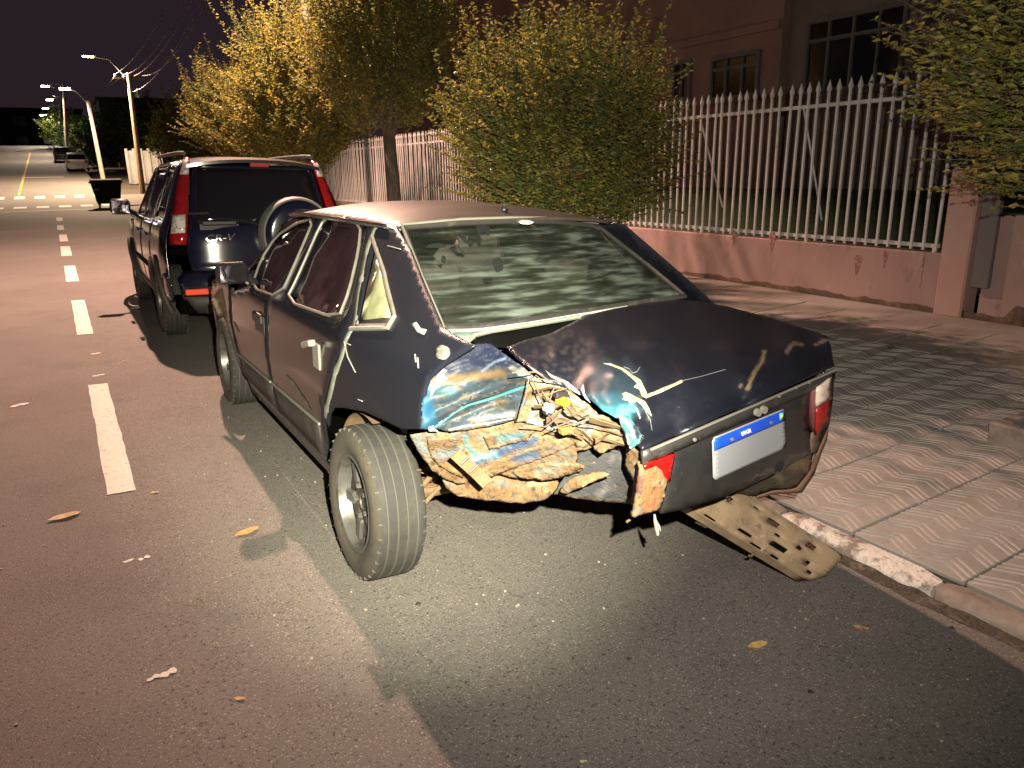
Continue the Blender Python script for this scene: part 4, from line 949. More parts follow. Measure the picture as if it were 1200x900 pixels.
# --- cowl between rear window and boot
teal_m = mat('faded_teal', (.06, .10, .10), .5, layers=[(9, (.13, .15, .14), .45, .6), (25, (.05, .09, .10), .58, .7)])
cowl = surface('boot_gutter', [(516, 386), (560, 386), (660, 372), (745, 358), (700, 369), (640, 380), (590, 386), (565, 391), (550, 398), (540, 396)], pixmap(CF, [(516, 386, 'y', -.28), (660, 372, 'y', -.28), (745, 358, 'y', -.28), (700, 371, 'y', -.37), (640, 385, 'y', -.40), (556, 402, 'y', -.42)]), teal_m, car, (0, -.3, 1), 6, .006, roll=.004)
surface('boot_gap_shade', [(552, 400), (566, 391), (590, 386), (640, 380), (705, 367), (660, 388), (600, 408), (575, 406)], pixmap(CF, [(552, 400, 'y', -.40), (640, 380, 'y', -.36), (705, 367, 'y', -.33), (660, 388, 'y', -.36), (590, 408, 'y', -.44)]), blackv, cowl, (0, -.3, 1), 8, .004, roll=0)  # black sheet paints the darkness of the open gap under the lid
tube('gutter_lip', [CF.at(p, 1, y) for p, y in (((520, 388), -.30), ((560, 387), -.30), ((620, 379), -.30), ((680, 369), -.30), ((735, 360), -.30))], .007, filler, cowl, 6)
tube('gutter_lip', [CF.at(p, 1, y) for p, y in (((548, 401), -.44), ((556, 393), -.41), ((575, 388), -.40), ((620, 381), -.38), ((680, 371), -.36))], .008, jambm, cowl, 6)
# --- boot lid, lifted on the left and buckled
lctrl = [(720, 360, 'z', 1.04), (760, 353, 'z', 1.042), (802, 349, 'z', 1.04), (850, 358, 'z', 1.03), (900, 371, 'z', 1.005), (950, 386, 'z', .985), (972, 396, 'y', -.95), (640, 391, 'z', .995), (690, 369, 'z', 1.03), (598, 406, 'z', .985), (700, 400, 'z', 1.0), (760, 400, 'z', 1.005), (650, 415, 'z', .975), (622, 430, 'y', -.70), (660, 450, 'y', -.80), (690, 462, 'y', -.90), (720, 470, 'y', -1.0), (742, 495, 'y', -1.08), (720, 440, 'y', -.92), (800, 440, 'y', -1.03), (860, 410, 'z', .985), (925, 402, 'y', -.96), (977, 429, 'y', -.99), (930, 425, 'y', -1.06), (870, 470, 'y', -1.12), (870, 440, 'y', -1.085), (800, 480, 'y', -1.12), (795, 506, 'y', -1.155), (752, 524, 'y', -1.17), (765, 480, 'y', -1.09)]
def lid_crumple(px, py):
    d = math.hypot(px-722, (py-452)*1.1); v = 0
    if d < 52: v += .007*math.cos(min(1, d/40)*math.pi)*(1-sstep(34, 50, d))+.006*crease(px, py, 16, 5, 1.6)*(1-sstep(30, 50, d))
    e = 1-sstep(0, 90, dist_poly([(px, py)], lid_out)[0])
    v += (1-sstep(640, 760, px))*e*.008*ridged(px, py, 40, 6)
    v += (1-sstep(760, 850, px))*sstep(440, 470, py)*.006*ridged(px, py, 22, 3)
    v -= .012*math.exp(-((py-(402-.12*(px-640)-(0 if px < 720 else .25*(px-720))))/10)**2)*sstep(600, 650, px)*(1-sstep(690, 760, px))
    return v
lid_out = [(594, 405), (615, 397), (645, 389), (690, 367), (720, 360), (760, 353), (802, 349), (850, 357), (900, 370), (950, 385), (968, 392), (975, 404), (979, 428), (960, 437), (900, 463), (850, 484), (795, 508), (752, 525), (747, 519), (752, 510), (744, 500), (735, 490), (720, 487), (708, 480), (690, 466), (664, 453), (640, 441), (620, 430), (604, 417)]
def lidbase(px, py):
    n1 = noise.noise(Vector((px/30, py/18, 1))); n2 = noise.noise(Vector((px/7, py/5, 2)))
    c = np.array((.006, .0068, .012)); k = sstep(.15, .6, n1+.5*n2)*.4; c = c*(1-k)+np.array((.012, .012, .020))*k
    k = (1-sstep(20, 60, math.hypot(px-660, (py-415)*1.4)))*sstep(-.1, .4, n2)*.5; c = c*(1-k)+np.array((.035, .031, .034))*k
    k = .8*(1-sstep(26, 40, math.hypot(px-722, (py-452)*1.1)+14*noise.noise(Vector((px/14, py/14, 4))))); c = c*(1-k)+np.array((.010, .019, .030))*k
    k = 1-sstep(10, 24, math.hypot((px-712)*.5, py-478)); c = c*(1-k*.9)+np.array((.018, .06, .09))*k*.9
    return c
yel = (.66, .60, .34)
lstr = [([(700, 478), (718, 484), (734, 486)], 5, (.03, .13, .16), .8), ([(728, 482), (740, 478)], 5, (.06, .20, .215), .8), 
        ([(896, 412), (893, 424), (884, 436), (876, 456)], 1.8, (.13, .095, .06), .7), ([(868, 452)], 2, (.10, .08, .06), .6), ([(922, 412), (930, 402), (940, 404)], 2.0, (.11, .08, .055), .8), ([(955, 404), (970, 398)], 1.6, (.10, .07, .05), .8)]
LM = pixmap(CF, lctrl, lid_crumple)
lid = surface('boot_lid', lid_out, LM, lidm, car, (0, -.6, 1), 3.0, .006, color=stroke_color(lidbase, lstr, seed=6), roll=.005)
fy = mat('yellow_filler', (.31, .28, .15), .8, layers=[(25, (.22, .20, .12), .5, .65)]); edge_m = mat('bared_edge_glint', (.17, .19, .225), .5, layers=[(25, (.15, .17, .21), .5, .65)]); edge_d = mat('fine_crack', (.10, .105, .11), .6)  # pale bluish edge strips paint highlights along the bared metal
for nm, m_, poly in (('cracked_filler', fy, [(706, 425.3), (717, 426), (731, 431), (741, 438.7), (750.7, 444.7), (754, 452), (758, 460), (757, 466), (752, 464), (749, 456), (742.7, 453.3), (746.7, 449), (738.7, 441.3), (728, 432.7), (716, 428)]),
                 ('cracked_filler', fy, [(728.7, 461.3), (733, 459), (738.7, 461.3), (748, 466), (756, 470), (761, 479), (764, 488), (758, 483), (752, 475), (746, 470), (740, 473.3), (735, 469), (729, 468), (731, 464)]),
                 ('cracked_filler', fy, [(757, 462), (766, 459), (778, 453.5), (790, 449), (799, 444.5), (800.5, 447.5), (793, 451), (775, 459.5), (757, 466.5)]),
                 ('bared_edge_glint', edge_m, [(638.7, 433.3), (648, 438.7), (662.7, 445.3), (672, 452), (679, 458.7), (680, 462.7), (672, 458.7), (658.7, 448), (645, 441.3)]),
                 ('bared_edge_glint', edge_m, [(682, 449.3), (684, 449.3), (685.3, 460), (692, 472), (685.3, 466.7), (680.7, 457)]),
                 ('bared_edge_glint', edge_m, [(616, 426.5), (626, 431), (637, 440), (630, 438)]), ('bared_edge_glint', edge_m, [(744, 478), (746, 477), (751, 489), (750, 491)])):
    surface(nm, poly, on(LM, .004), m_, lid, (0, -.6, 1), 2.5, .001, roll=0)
for pl_ in ([(731, 430), (737, 432), (741, 437), (746, 436), (750, 430)], [(800, 446), (822, 441), (850, 433)], [(756, 482), (762, 492), (764, 504)]):
    tube('crack', [on(LM, .003)(*p) for p in resample(pl_, 4, closed=False)], .0011, edge_d, lid, 4)
lid['label'] = 'buckled dark boot lid with cracked filler at its left corner'
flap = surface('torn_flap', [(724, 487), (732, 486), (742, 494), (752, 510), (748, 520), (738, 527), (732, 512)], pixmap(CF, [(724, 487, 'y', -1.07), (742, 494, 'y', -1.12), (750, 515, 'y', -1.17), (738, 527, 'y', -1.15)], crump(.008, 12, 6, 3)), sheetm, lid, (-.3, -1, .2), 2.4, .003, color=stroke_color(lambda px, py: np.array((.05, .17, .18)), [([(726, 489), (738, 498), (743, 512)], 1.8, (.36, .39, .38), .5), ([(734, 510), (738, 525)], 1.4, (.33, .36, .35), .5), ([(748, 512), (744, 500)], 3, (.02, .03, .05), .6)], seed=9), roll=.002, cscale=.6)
# --- tail panel with plate
ty0, ty1 = -1.165, -.985
def tail_y(x): return ty0+(ty1-ty0)*sstep(-.45, .6, x)*1.0
TPm = pixmap(CF, [(752, 525, 'y', -1.165), (746, 604, 'y', -1.15), (800, 560, 'y', -1.145), (870, 520, 'y', -1.09), (955, 480, 'y', -1.01), (976, 436, 'y', -.985), (955, 533, 'y', -1.0), (850, 580, 'y', -1.10), (800, 504, 'y', -1.15), (880, 470, 'y', -1.085)])
def tp(off): return lambda px, py: TPm(px, py)+np.array([0, -off, 0])
tailm = mat('tail_black', (.013, .0135, .016), .35, layers=[(6, (.024, .022, .022), .45, .7), (40, (.05, .04, .035), .62, .74)], coat=.15)
tail = surface('tail_panel', [(788, 532), (870, 497), (951, 460), (949, 500), (952, 531), (900, 560), (850, 583), (800, 599), (776, 603), (780, 570)], TPm, tailm, car, (0, -1, 0), 9, .012, roll=.005)
surface('tail_lip', [(752, 528), (850, 487), (900, 466), (977, 433), (976, 444), (952, 456), (870, 493), (790, 528), (752, 543)], tp(.014), mat('lip_black', (.022, .022, .023), .5, layers=[(20, (.06, .055, .05), .55, .7)]), tail, (0, -1, .2), 9, .012, roll=.005)
tube('tail_trim', [tp(.024)(*p) for p in resample([(756, 524), (850, 484), (900, 463), (972, 432)], 12, closed=False)], .0045, mat('worn_trim', (.14, .13, .12), .5), tail, 6)
for p in ((878, 480), (885, 477)): MB().lathe([(0, .013), (-.012, .012), (-.012, .001)], 12, 'y', tp(.028)(*p)).build('lock', mat('lock_metal', (.35, .33, .30), .4, .6), tail, smooth=True, flat_angle=40)
for p in ((905, 462), (940, 446), (925, 452), (806, 512)): MB().lathe([(0, .006), (-.004, .005), (-.004, .001)], 8, 'y', tp(.026)(*p)).build('rivet', chromed, tail)
# plate
def quadmap(q, off):
    q = [tp(off)(*p) for p in q]
    return lambda u, v: (q[0]*(1-u)+q[1]*u)*(1-v)+(q[3]*(1-u)+q[2]*u)*v
pq = [(828.5, 511), (913.5, 476.5), (916, 522), (830, 561)]       # corners: top left, top right, bottom right, bottom left
PM = quadmap(pq, .022)
rr_ = .03
plate = surface('number_plate', smooth_poly([(0, 0), (1, 0), (1, 1), (0, 1)], 3) if False else [(.0, .08), (.025, 0), (.975, 0), (1, .08), (1, .92), (.975, 1), (.025, 1), (0, .92)], PM, mat('plate_white', (.23, .245, .275), .45), car, (0, -1, 0), .06, .003, roll=0)
PM2 = quadmap(pq, .0245)
surface('plate_band', [(.012, .08), (.03, .025), (.97, .025), (.988, .08), (.988, .30), (.012, .30)], PM2, mat('plate_blue', (.008, .07, .58), .4), plate, (0, -1, 0), .06, .001, roll=0)
PM3 = quadmap(pq, .0265)
surface('flag_badge', [(.90, .06), (.97, .06), (.97, .22), (.90, .22)], PM3, mat('flag_green', (.12, .55, .30), .4), plate, (0, -1, 0), .05, .001, roll=0)
surface('flag_rhombus', [(.91, .14), (.935, .085), (.96, .14), (.935, .195)], quadmap(pq, .0280), mat('flag_yellow', (.60, .62, .15), .4), plate, (0, -1, 0), .03, .0005, roll=0)
def text_mesh(s):
    cu = bpy.data.curves.new('txt', 'FONT'); cu.body = s; cu.align_x = 'CENTER'; cu.align_y = 'CENTER'; cu.extrude = .02; cu.resolution_u = 3
    o = bpy.data.objects.new('txt', cu); COL.objects.link(o); bpy.context.view_layer.update()
    me = bpy.data.meshes.new_from_object(o.evaluated_get(bpy.context.evaluated_depsgraph_get())); bpy.data.objects.remove(o); return me
me = text_mesh('BRASIL'); co = np.array([v.co[:] for v in me.vertices]); wd = co[:, 0].max()-co[:, 0].min()
for v, c in zip(me.vertices, co):
    p = PM3(.42+c[0]/wd*.13, .165-c[1]/wd*.40); v.co = p+np.array([0, -.002*(c[2] > 0), 0])
me.materials.append(mat('plate_letter', (.75, .77, .80), .5)); link('plate_lettering', me, plate)
for u in (.23, .77): MB().lathe([(0, .006), (-.004, .005), (-.004, .001)], 10, 'y', quadmap(pq, .026)(u, .19)).build('plate_screw', chromed, plate)
# lamps
lampL = surface('tail_lamp', [(751, 545), (788, 531), (783, 560), (776, 590), (773, 597), (743, 606), (747, 578)], tp(.006), tan_m, car, (0, -1, 0), 3, .02, color=stroke_color(tanbase(41), [([(760, 560), (756, 595)], 3, (.36, .12, .05), .8), ([(768, 572), (764, 594)], 3, (.34, .10, .045), .8), ([(756, 552), (772, 556)], 6, (.36, .13, .06), .9), ([(750, 560), (748, 574)], 3, (.12, .05, .04), .8)], seed=12), roll=.003, cscale=.75)
lampL['label'] = 'smashed left tail lamp with bare reflector'
redl = mat('red_lens', (.34, .005, .005), .18, coat=.5); clearl = mat('clear_lens', (.42, .34, .29), .3, coat=.3, layers=[(25, (.30, .22, .17), .5, .65)])
surface('red_lens', [(752, 544), (788, 530), (782, 563), (777, 559), (773, 550), (765, 544), (753, 549)], tp(.016), redl, lampL, (0, -1, 0), 6, .010, roll=.003)
lampR = surface('tail_lamp', [(953, 452), (972, 438), (974, 470), (970, 498), (955, 507), (952, 480)], tp(.010), mat('lamp_shell', (.10, .03, .03), .5), car, (0, -1, 0), 7, .03, roll=.003)
surface('clear_lens', [(954, 453), (971, 440), (971, 466), (953, 475)], tp(.018), clearl, lampR, (0, -1, 0), 6, .008, roll=.003)
surface('red_lens', [(953, 477), (971, 468), (968, 492), (953, 508)], tp(.018), mat('dull_red_lens', (.20, .012, .012), .35), lampR, (0, -1, 0), 6, .008, roll=.003)
surface('corner_skin', [(972, 440), (979, 432), (977, 470), (972, 500), (958, 532), (950, 531), (953, 508), (969, 496)], pixmap(CF, [(972, 440, 'y', -.975), (979, 432, 'y', -.93), (977, 470, 'y', -.92), (972, 500, 'y', -.94), (958, 532, 'y', -.96), (953, 508, 'y', -1.0)]), mat('rust_skin', (.13, .075, .05), .8, layers=[(12, (.05, .035, .03), .45, .65)]), car, (.5, -1, 0), 6, .006, roll=.003)
# remains of the bumper under the right corner
bstub = shard('bumper_stub', [(862, 578), (890, 553), (930, 531), (952, 520), (966, 505), (955, 530), (950, 550), (933, 572), (905, 575), (885, 582)], [(862, 578, 'y', -.80), (890, 553, 'y', -.92), (952, 520, 'y', -.94), (966, 505, 'y', -.90), (950, 550, 'y', -.90), (933, 572, 'y', -.85), (885, 582, 'y', -.78)], .010, 24, 10, 51, step=4, base=lambda px, py: np.array((.11, .09, .065))*(1+.6*noise.noise(Vector((px/12, py/8, 2)))), strokes=[([(915, 545), (940, 542)], 5, (.26, .175, .095), .9), ([(880, 570), (930, 560)], 3, (.11, .10, .085), .9), ([(952, 522), (945, 556), (933, 570)], 3, (.20, .11, .07), .8), ([(905, 552), (915, 562)], 3, (.26, .24, .17), .9)])
bstub['label'] = 'muddy stub of the torn bumper'
b = surface('bumper_edge', [(935, 572), (950, 551), (957, 530), (968, 504), (972, 500), (970, 515), (962, 535), (955, 556), (940, 578), (905, 580), (890, 585), (885, 583), (905, 575)], pixmap(CF, [(935, 572, 'y', -.85), (957, 530, 'y', -.90), (970, 503, 'y', -.90), (955, 556, 'y', -.85), (890, 585, 'y', -.76)]), mat('rust_edge', (.15, .085, .055), .8), car, (.2, -1, 0), 5, .006, roll=.002)
tube('hanging_wire', [CF.at(p, 1, -1.05) for p in ((767, 603), (768, 611), (770, 619), (771, 627))], [.003, .005, .007, .004], mat('pale_rag', (.33, .31, .26), .8), car, 6)
tube('hanging_wire', [CF.at(p, 1, -1.05) for p in ((769, 610), (773, 617), (774, 622))], .0025, filler, car, 6)
tube('hanging_strip', [CF.at(p, 1, -1.05) for p in ((744, 602), (741, 607), (734, 612))], .004, tanplain, car, 6)
# --- hidden volumes: floor, boot cavity, interior
box('underbody', (.0, 1.65, .29), (.72, 1.25, .07), blackv, car); b = MB(); b.box((.12, -.48, .68), (.40, .22, .14)); b.box((-.28, -.26, .70), (.33, .16, .14)); b.build('boot_well', blackv, car)
b = MB(); b.box((.12, -.60, .84), (.48, .25, .02)); b.build('boot_shelf', blackv, car)
b = MB(); b.box((0, 1.2, .60), (.70, .95, .04)); b.box((0, -.05, .93), (.66, .26, .015)); b.build('cabin_floor', interior, car)
b = MB(); b.box((0, .42, .78), (.60, .08, .26), Matrix.Rotation(-.25, 3, 'X'), bev=.05); b.box((0, .75, .60), (.60, .26, .07), bev=.04); b.build('rear_seat', interior, car)
for x in (-.34, .34):
    b = MB(); b.box((x, 1.30, .86), (.23, .07, .30), Matrix.Rotation(-.2, 3, 'X'), bev=.06); b.box((x, 1.22, 1.20), (.13, .045, .085), bev=.04); b.box((x, 1.62, .62), (.23, .25, .06), bev=.04); b.build('front_seat', mat('seat_cloth', (.30, .29, .265), .95), car)
    box('rear_headrest', (x, .34, 1.10), (.12, .04, .06), mat('seat_cloth', (.30, .29, .265), .95), car, bev=.03)
# --- right-hand flank
def hwr(y, z): return hw(max(y, 0), z)*np.interp(y, [-1.0, -.6, -.2, .2], [.70, .86, .955, 1])
surface('quarter_panel', [(.35, .50), (.28, .60), (.0, .66), (-.28, .60), (-.36, .42), (-.85, .45), (-.93, .60), (-.93, .88), (-.6, .955), (-.27, .99), (.22, 1.325), (.46, 1.33), (.36, 1.2), (.14, .98), (.40, .50)], lambda y, z: (hwr(y, z), y, z), paint, car, (1, 0, .2), .05, .008)
# --- front: wings, bonnet, windscreen, nose
for s in (-1, 1):
    fw_ = [(2.31, .70), (2.23, .45), (2.20, .30), (2.33, .34), (2.37, .46), (2.48, .58), (2.70, .655), (2.92, .58), (3.03, .46), (3.06, .36), (3.42, .36), (3.46, .62), (3.3, .76), (2.9, .84), (2.45, .92), (2.30, .93)]
    o = side_part('front_wing', fw_, s, paint, step=.05)
    if s < 0: o['label'] = 'dented front wing'
b = surface('bonnet', [(-.70, 2.42), (0, 2.36), (.70, 2.42), (.72, 2.9), (.66, 3.42), (0, 3.5), (-.66, 3.42), (-.72, 2.9)], lambda x, y: (x, y, .955-.02*(x/.7)**2-.13*max(0, (y-2.4)/1.1)**1.5), paint, car, (0, 0, 1), .08, .01)
surface('windscreen', [(-.70, 2.40), (0, 2.46), (.70, 2.40), (.55, 1.75), (0, 1.80), (-.55, 1.75)], lambda x, y: (x, y, 1.352-(y-1.77)*.60-.03*(x/.7)**2), tint, car, (0, 1, 1), .1, .006, roll=0)
surface('nose', [(-.66, .30), (.66, .30), (.68, .60), (.64, .78), (0, .82), (-.64, .78), (-.68, .60)], lambda x, z: (x, 3.56-.10*(abs(x)/.66)**3-.10*abs(z-.55), z), paint, car, (0, 1, 0), .08, .01)
for s in (-1, 1): box('headlamp', (s*.50, 3.50, .68), (.15, .03, .06), clearl, car, bev=.02)
# crumpled front wing edge seen past the door
surface('bent_wing_edge', [(247, 352), (254, 338), (266, 333), (273, 338), (270, 352), (266, 380), (262, 372), (254, 372), (250, 362)], pixmap(CF, [(247, 352, 'y', 2.75), (254, 338, 'y', 2.7), (273, 338, 'y', 2.36), (266, 380, 'y', 2.36), (254, 372, 'y', 2.62)], crump(.03, 10, 5, 3)), tan_m, car, (-1, -1, 0), 2.5, .004, color=stroke_color(lambda px, py: np.array((.07, .045, .032)), [([(250, 352), (256, 365)], 3, (.42, .34, .29), .8), ([(258, 345), (264, 362)], 2.5, (.14, .09, .06), .9)], seed=4))
# --- mirror
mc = CF.at((272, 320), 0, -.93); mh = MB()
mh.box(mc, (.085, .035, .058), Matrix.Rotation(.12, 3, 'Z'), bev=.025); mir = mh.build('door_mirror', blackm, car, smooth=True, flat_angle=40)
box('mirror_glass', mc+np.array([0, -.036, 0]), (.072, .003, .046), mat('mirror', (.10, .09, .11), .05, .9), mir, rot=Matrix.Rotation(.12, 3, 'Z'), bev=.002)
tube('mirror_arm', [mc+np.array([.06, .02, -.01]), (-.80, mc[1]+.06, .945)], .022, blackm, mir, 8)
mir2 = box('door_mirror', (.93, mc[1], mc[2]), (.085, .035, .058), blackm, car, bev=.025)
# --- wheels
tyre_m = mat('tyre_rubber', (.018, .018, .018), .80, layers=[(10, (.032, .030, .027), .42, .68), (60, (.018, .018, .018), .55, .7)], bump=(60, .3, .004)); groove_m = mat('tyre_groove', (.06, .057, .05), .9)
sidew = mat('tyre_side', (.042, .038, .032), .85, layers=[(7, (.06, .052, .039), .42, .66), (30, (.025, .023, .021), .55, .7)], bump=(40, .3, .004))
rim_m = mat('rim_steel', (.13, .13, .128), .40, .6, layers=[(14, (.075, .066, .052), .52, .68)]); rim_d = mat('rim_dark', (.045, .042, .040), .55, .3, layers=[(20, (.14, .11, .075), .55, .7)])
def tyre_mesh(R=.30, hwid=.10, rimr=.187, n=64):
    k = R-rimr; b = MB()
    b.lathe([(-hwid*.85, rimr), (-hwid*.98, rimr+k*.22), (-hwid*1.04, rimr+k*.50), (-hwid*.98, rimr+k*.76), (-hwid*.86, rimr+k*.93)], n, mi=1)
    b.lathe([(hwid*.86, rimr+k*.93), (hwid*.98, rimr+k*.76), (hwid*1.04, rimr+k*.50), (hwid*.98, rimr+k*.22), (hwid*.85, rimr)], n, mi=1)
    g = [-.62, -.24, .14, .52]; prev = -hwid*.86; pr_ = rimr+k*.93
    for q in g:
        a, c = q*hwid, q*hwid+.008
        b.lathe([(prev, pr_), (prev*.6+a*.4, R-.002 if prev < -.08 else R), (a, R)], n); b.lathe([(a, R), (a+.0015, R-.008), (c-.0015, R-.008), (c, R)], n, mi=2); prev, pr_ = c, R
    b.lathe([(prev, R), (hwid*.7, R-.001), (hwid*.86, rimr+k*.93)], n)
    # shoulder lugs
    for i in range(n):
        if i % 2: continue
        t = 2*math.pi*i/n; rot = Matrix.Rotation(t, 3, 'X')
        for s in (-1, 1): b.box(rot@Vector((s*hwid*.82, 0, R-.014)), (hwid*.12, .003, .0085), rot@Matrix.Rotation(s*.25, 3, 'Y'), mi=2)
    return b
def rim_build(parent, rimr, hwid, s, label=None):
    """s: side the face points to"""
    b = MB(); prof = [(.86, rimr+.002), (.93, rimr+.006), (.95, rimr), (.90, rimr-.010), (.60, rimr-.016), (.30, rimr-.022), (-.75, rimr-.02), (-.85, rimr)]
    b.lathe([(s*a*hwid, r) for a, r in prof], 48, mi=0)
    b.lathe([(s*hwid*a, r) for a, r in ((.32, rimr-.024), (.42, rimr-.036), (.50, rimr-.055), (.40, .085), (.34, .06), (.50, .045), (.50, .033), (.44, .031), (.44, .001))], 48, mi=1)
    for k in range(5):
        t = 2*math.pi*k/5+.3; rot = Matrix.Rotation(t, 3, 'X')
        b.box(rot@Vector((s*hwid*.53, 0, .118)), (.010, .026, .046), rot, mi=0, bev=.008)
        b.tube([rot@Vector((s*hwid*.42, 0, .062)), rot@Vector((s*hwid*.66, 0, .062))], [.013, .010], 6, mi=0)
    return b.build('rim', [rim_m, rim_d], parent, smooth=True, flat_angle=35)
def wheel(x, y, s, parent=car, R=.30, hwid=.10, rimr=.187, camber=0, zc=None):
    o = tyre_mesh(R, hwid, rimr).build('tyre', [tyre_m, sidew, groove_m], None, smooth=True, flat_angle=35)
    hub = rim_build(o, rimr, hwid, s)
    o.name = 'wheel'; o.parent = parent; o.location = (x, y, (zc or R)-.002); o.rotation_euler = (random.random()*.5, camber, 0)
    return o
wheel(-.772, 0, -1, camber=.03); wheel(-.745, 2.70, -1); wheel(.745, 0, 1); wheel(.745, 2.70, 1)
for y in (0, 2.7): tube('axle', [(-.68, y, .29), (.68, y, .29)], .03, tanplain, car, 8)
# ---------------------------------------------------------------- bumper beam torn off and lying with one end on the road
bm_ = empty('bumper_beam', (0, 0, 0)); tag(bm_, 'tan perforated bumper beam dangling from the tail of the wreck down to the kerb', 'car part')
zs_ = .34
P0a = CF.m@Vector(CF.at((800, 590), 2, .40)); P0b = CF.m@Vector(CF.at((850, 562), 2, .42))
e1 = road_hit((956, 689)); e2 = hit((990, 655), lambda x, y: rz(KERB)+.10); P1a = Vector(e1)+Vector((0, 0, .012)); P1b = Vector(e2)+Vector((0, 0, .012))
nrm = ((P1a-P0a).cross(P0b-P0a)).normalized(); nrm = nrm if nrm.dot(Vector(CAMP)-P0a) > 0 else -nrm
def beam(u, v, h=0): return tuple(P0a.lerp(P1a, u).lerp(P0b.lerp(P1b, u), v)+nrm*(h+.012*math.sin(math.pi*v)))
slots = [(.12, .62, .035, .08), (.46, .72, .045, .07), (.30, .80, .02, .04), (.62, .28, .06, .06), (.77, .72, .035, .08), (.40, .16, .05, .03), (.72, .52, .02, .05), (.84, .30, .015, .07), (.55, .50, .02, .03), (.05, .30, .02, .04), (.18, .04, .04, .025), (.52, .04, .04, .025), (.66, .05, .03, .025), (.90, .15, .02, .04)]
holes = []
for u, v, a, c in slots: holes.append([(u-a, v-c), (u+a, v-c), (u+a, v+c), (u-a, v+c)])
beamm = mat('beam_tan', (.30, .22, .14), .8, layers=[(7, (.19, .135, .085), .42, .62), (30, (.33, .255, .17), .6, .72), (16, (.08, .065, .05), .62, .72)], bump=(40, .3, .004))
fc = surface('face', [(0, 0), (.95, 0), (.965, .10), (1.0, .30), (.995, .62), (1.0, .90), (.975, 1), (0, 1)], lambda u, v: beam(u, v), beamm, bm_, tuple(nrm), .055, .006, holes=holes, roll=.003)
surface('flange', [(0, 0), (.93, 0), (.93, 1), (0, 1)], lambda u, v: np.array(beam(u, 0))-np.array(nrm)*.045*v, beamm, bm_, (-.5, -1, 0), .06, .005, roll=0)
surface('flange', [(0, 0), (.90, 0), (.90, 1), (0, 1)], lambda u, v: np.array(beam(u, 1))-np.array(nrm)*.045*v, beamm, bm_, (.5, 1, .5), .06, .005, roll=0)
for k, (u, v) in enumerate(((.33, .34), (.42, .40), (.52, .38), (.05, .72), (.1, .55))):
    poly = smooth_poly([(u-.035, v), (u-.01, v+.10), (u+.012, v+.03), (u+.04, v-.03), (u, v-.10)], 1)
    surface('rub_mark', poly, lambda a, c: beam(a, c, .003), mat('rub_black', (.24, .18, .115), .8, layers=[(40, (.12, .10, .08), .5, .62)]), fc, tuple(nrm), .03, 0, roll=0)
tube('bolt_tail', [beam(.56, -.02, -.02), beam(.57, -.10, -.03), beam(.555, -.14, -.02)], .005, tanplain, fc, 6)
# ================================================================ PARKED FOUR-BY-FOUR
VF = Frame((1.62, 8.12, rz(1.62)), TILT)
suv = empty('parked_suv', mtx=VF.m); tag(suv, 'dark blue four-by-four with tall red tail lamps and spare wheel on its tailgate', 'car')
vp = mat('suv_paint', (.006, .007, .020), .16, coat=.8, layers=[(2, (.010, .010, .022), .45, .7)])
clad = mat('suv_cladding', (.030, .026, .024), .6, layers=[(5, (.05, .04, .034), .45, .7)])
vglass = mat('suv_glass', (.010, .009, .012), .05, spec=.8); vside = mat('suv_side_glass', (.014, .011, .013), .08, spec=.8)
def vhw(y, z): return np.interp(z, [.25, .4, .6, .8, .95, 1.03, 1.09, 1.60, 1.68], [.80, .86, .888, .888, .872, .85, .82, .625, .55])*np.interp(y, [-.82, -.66, -.42, 2.6, 3.1, 3.5], [.885, .955, 1, 1, .97, .82])
def vrear(x, z): return np.interp(z, [.25, .45, .55, .63, .70, .95, 1.05, 1.60, 1.66], [-.74, -.81, -.82, -.80, -.745, -.725, -.69, -.46, -.40])+.17*(abs(x)/.82)**4
def vs(off=0, s=-1): return lambda y, z: (s*(vhw(y, z)-off), y, z)
def vr(off=0): return lambda x, z: (x, vrear(x, z)-off, z)
def rear_px(p):
    o, d = VF.ray(p); y = -.7
    for _ in range(40):
        q = o+(y-o[1])/d[1]*d; y = .5*y+.5*vrear(np.clip(q[0], -.82, .82), q[2])
    return (float(np.clip(q[0], -.82, .82)), q[2])
def RP(l): return [rear_px(p) for p in l]
def arch(yc, r, a0, a1, n=9): return [(yc+r*math.cos(math.radians(a0+(a1-a0)*k/n)), .33+r*math.sin(math.radians(a0+(a1-a0)*k/n))) for k in range(n+1)]
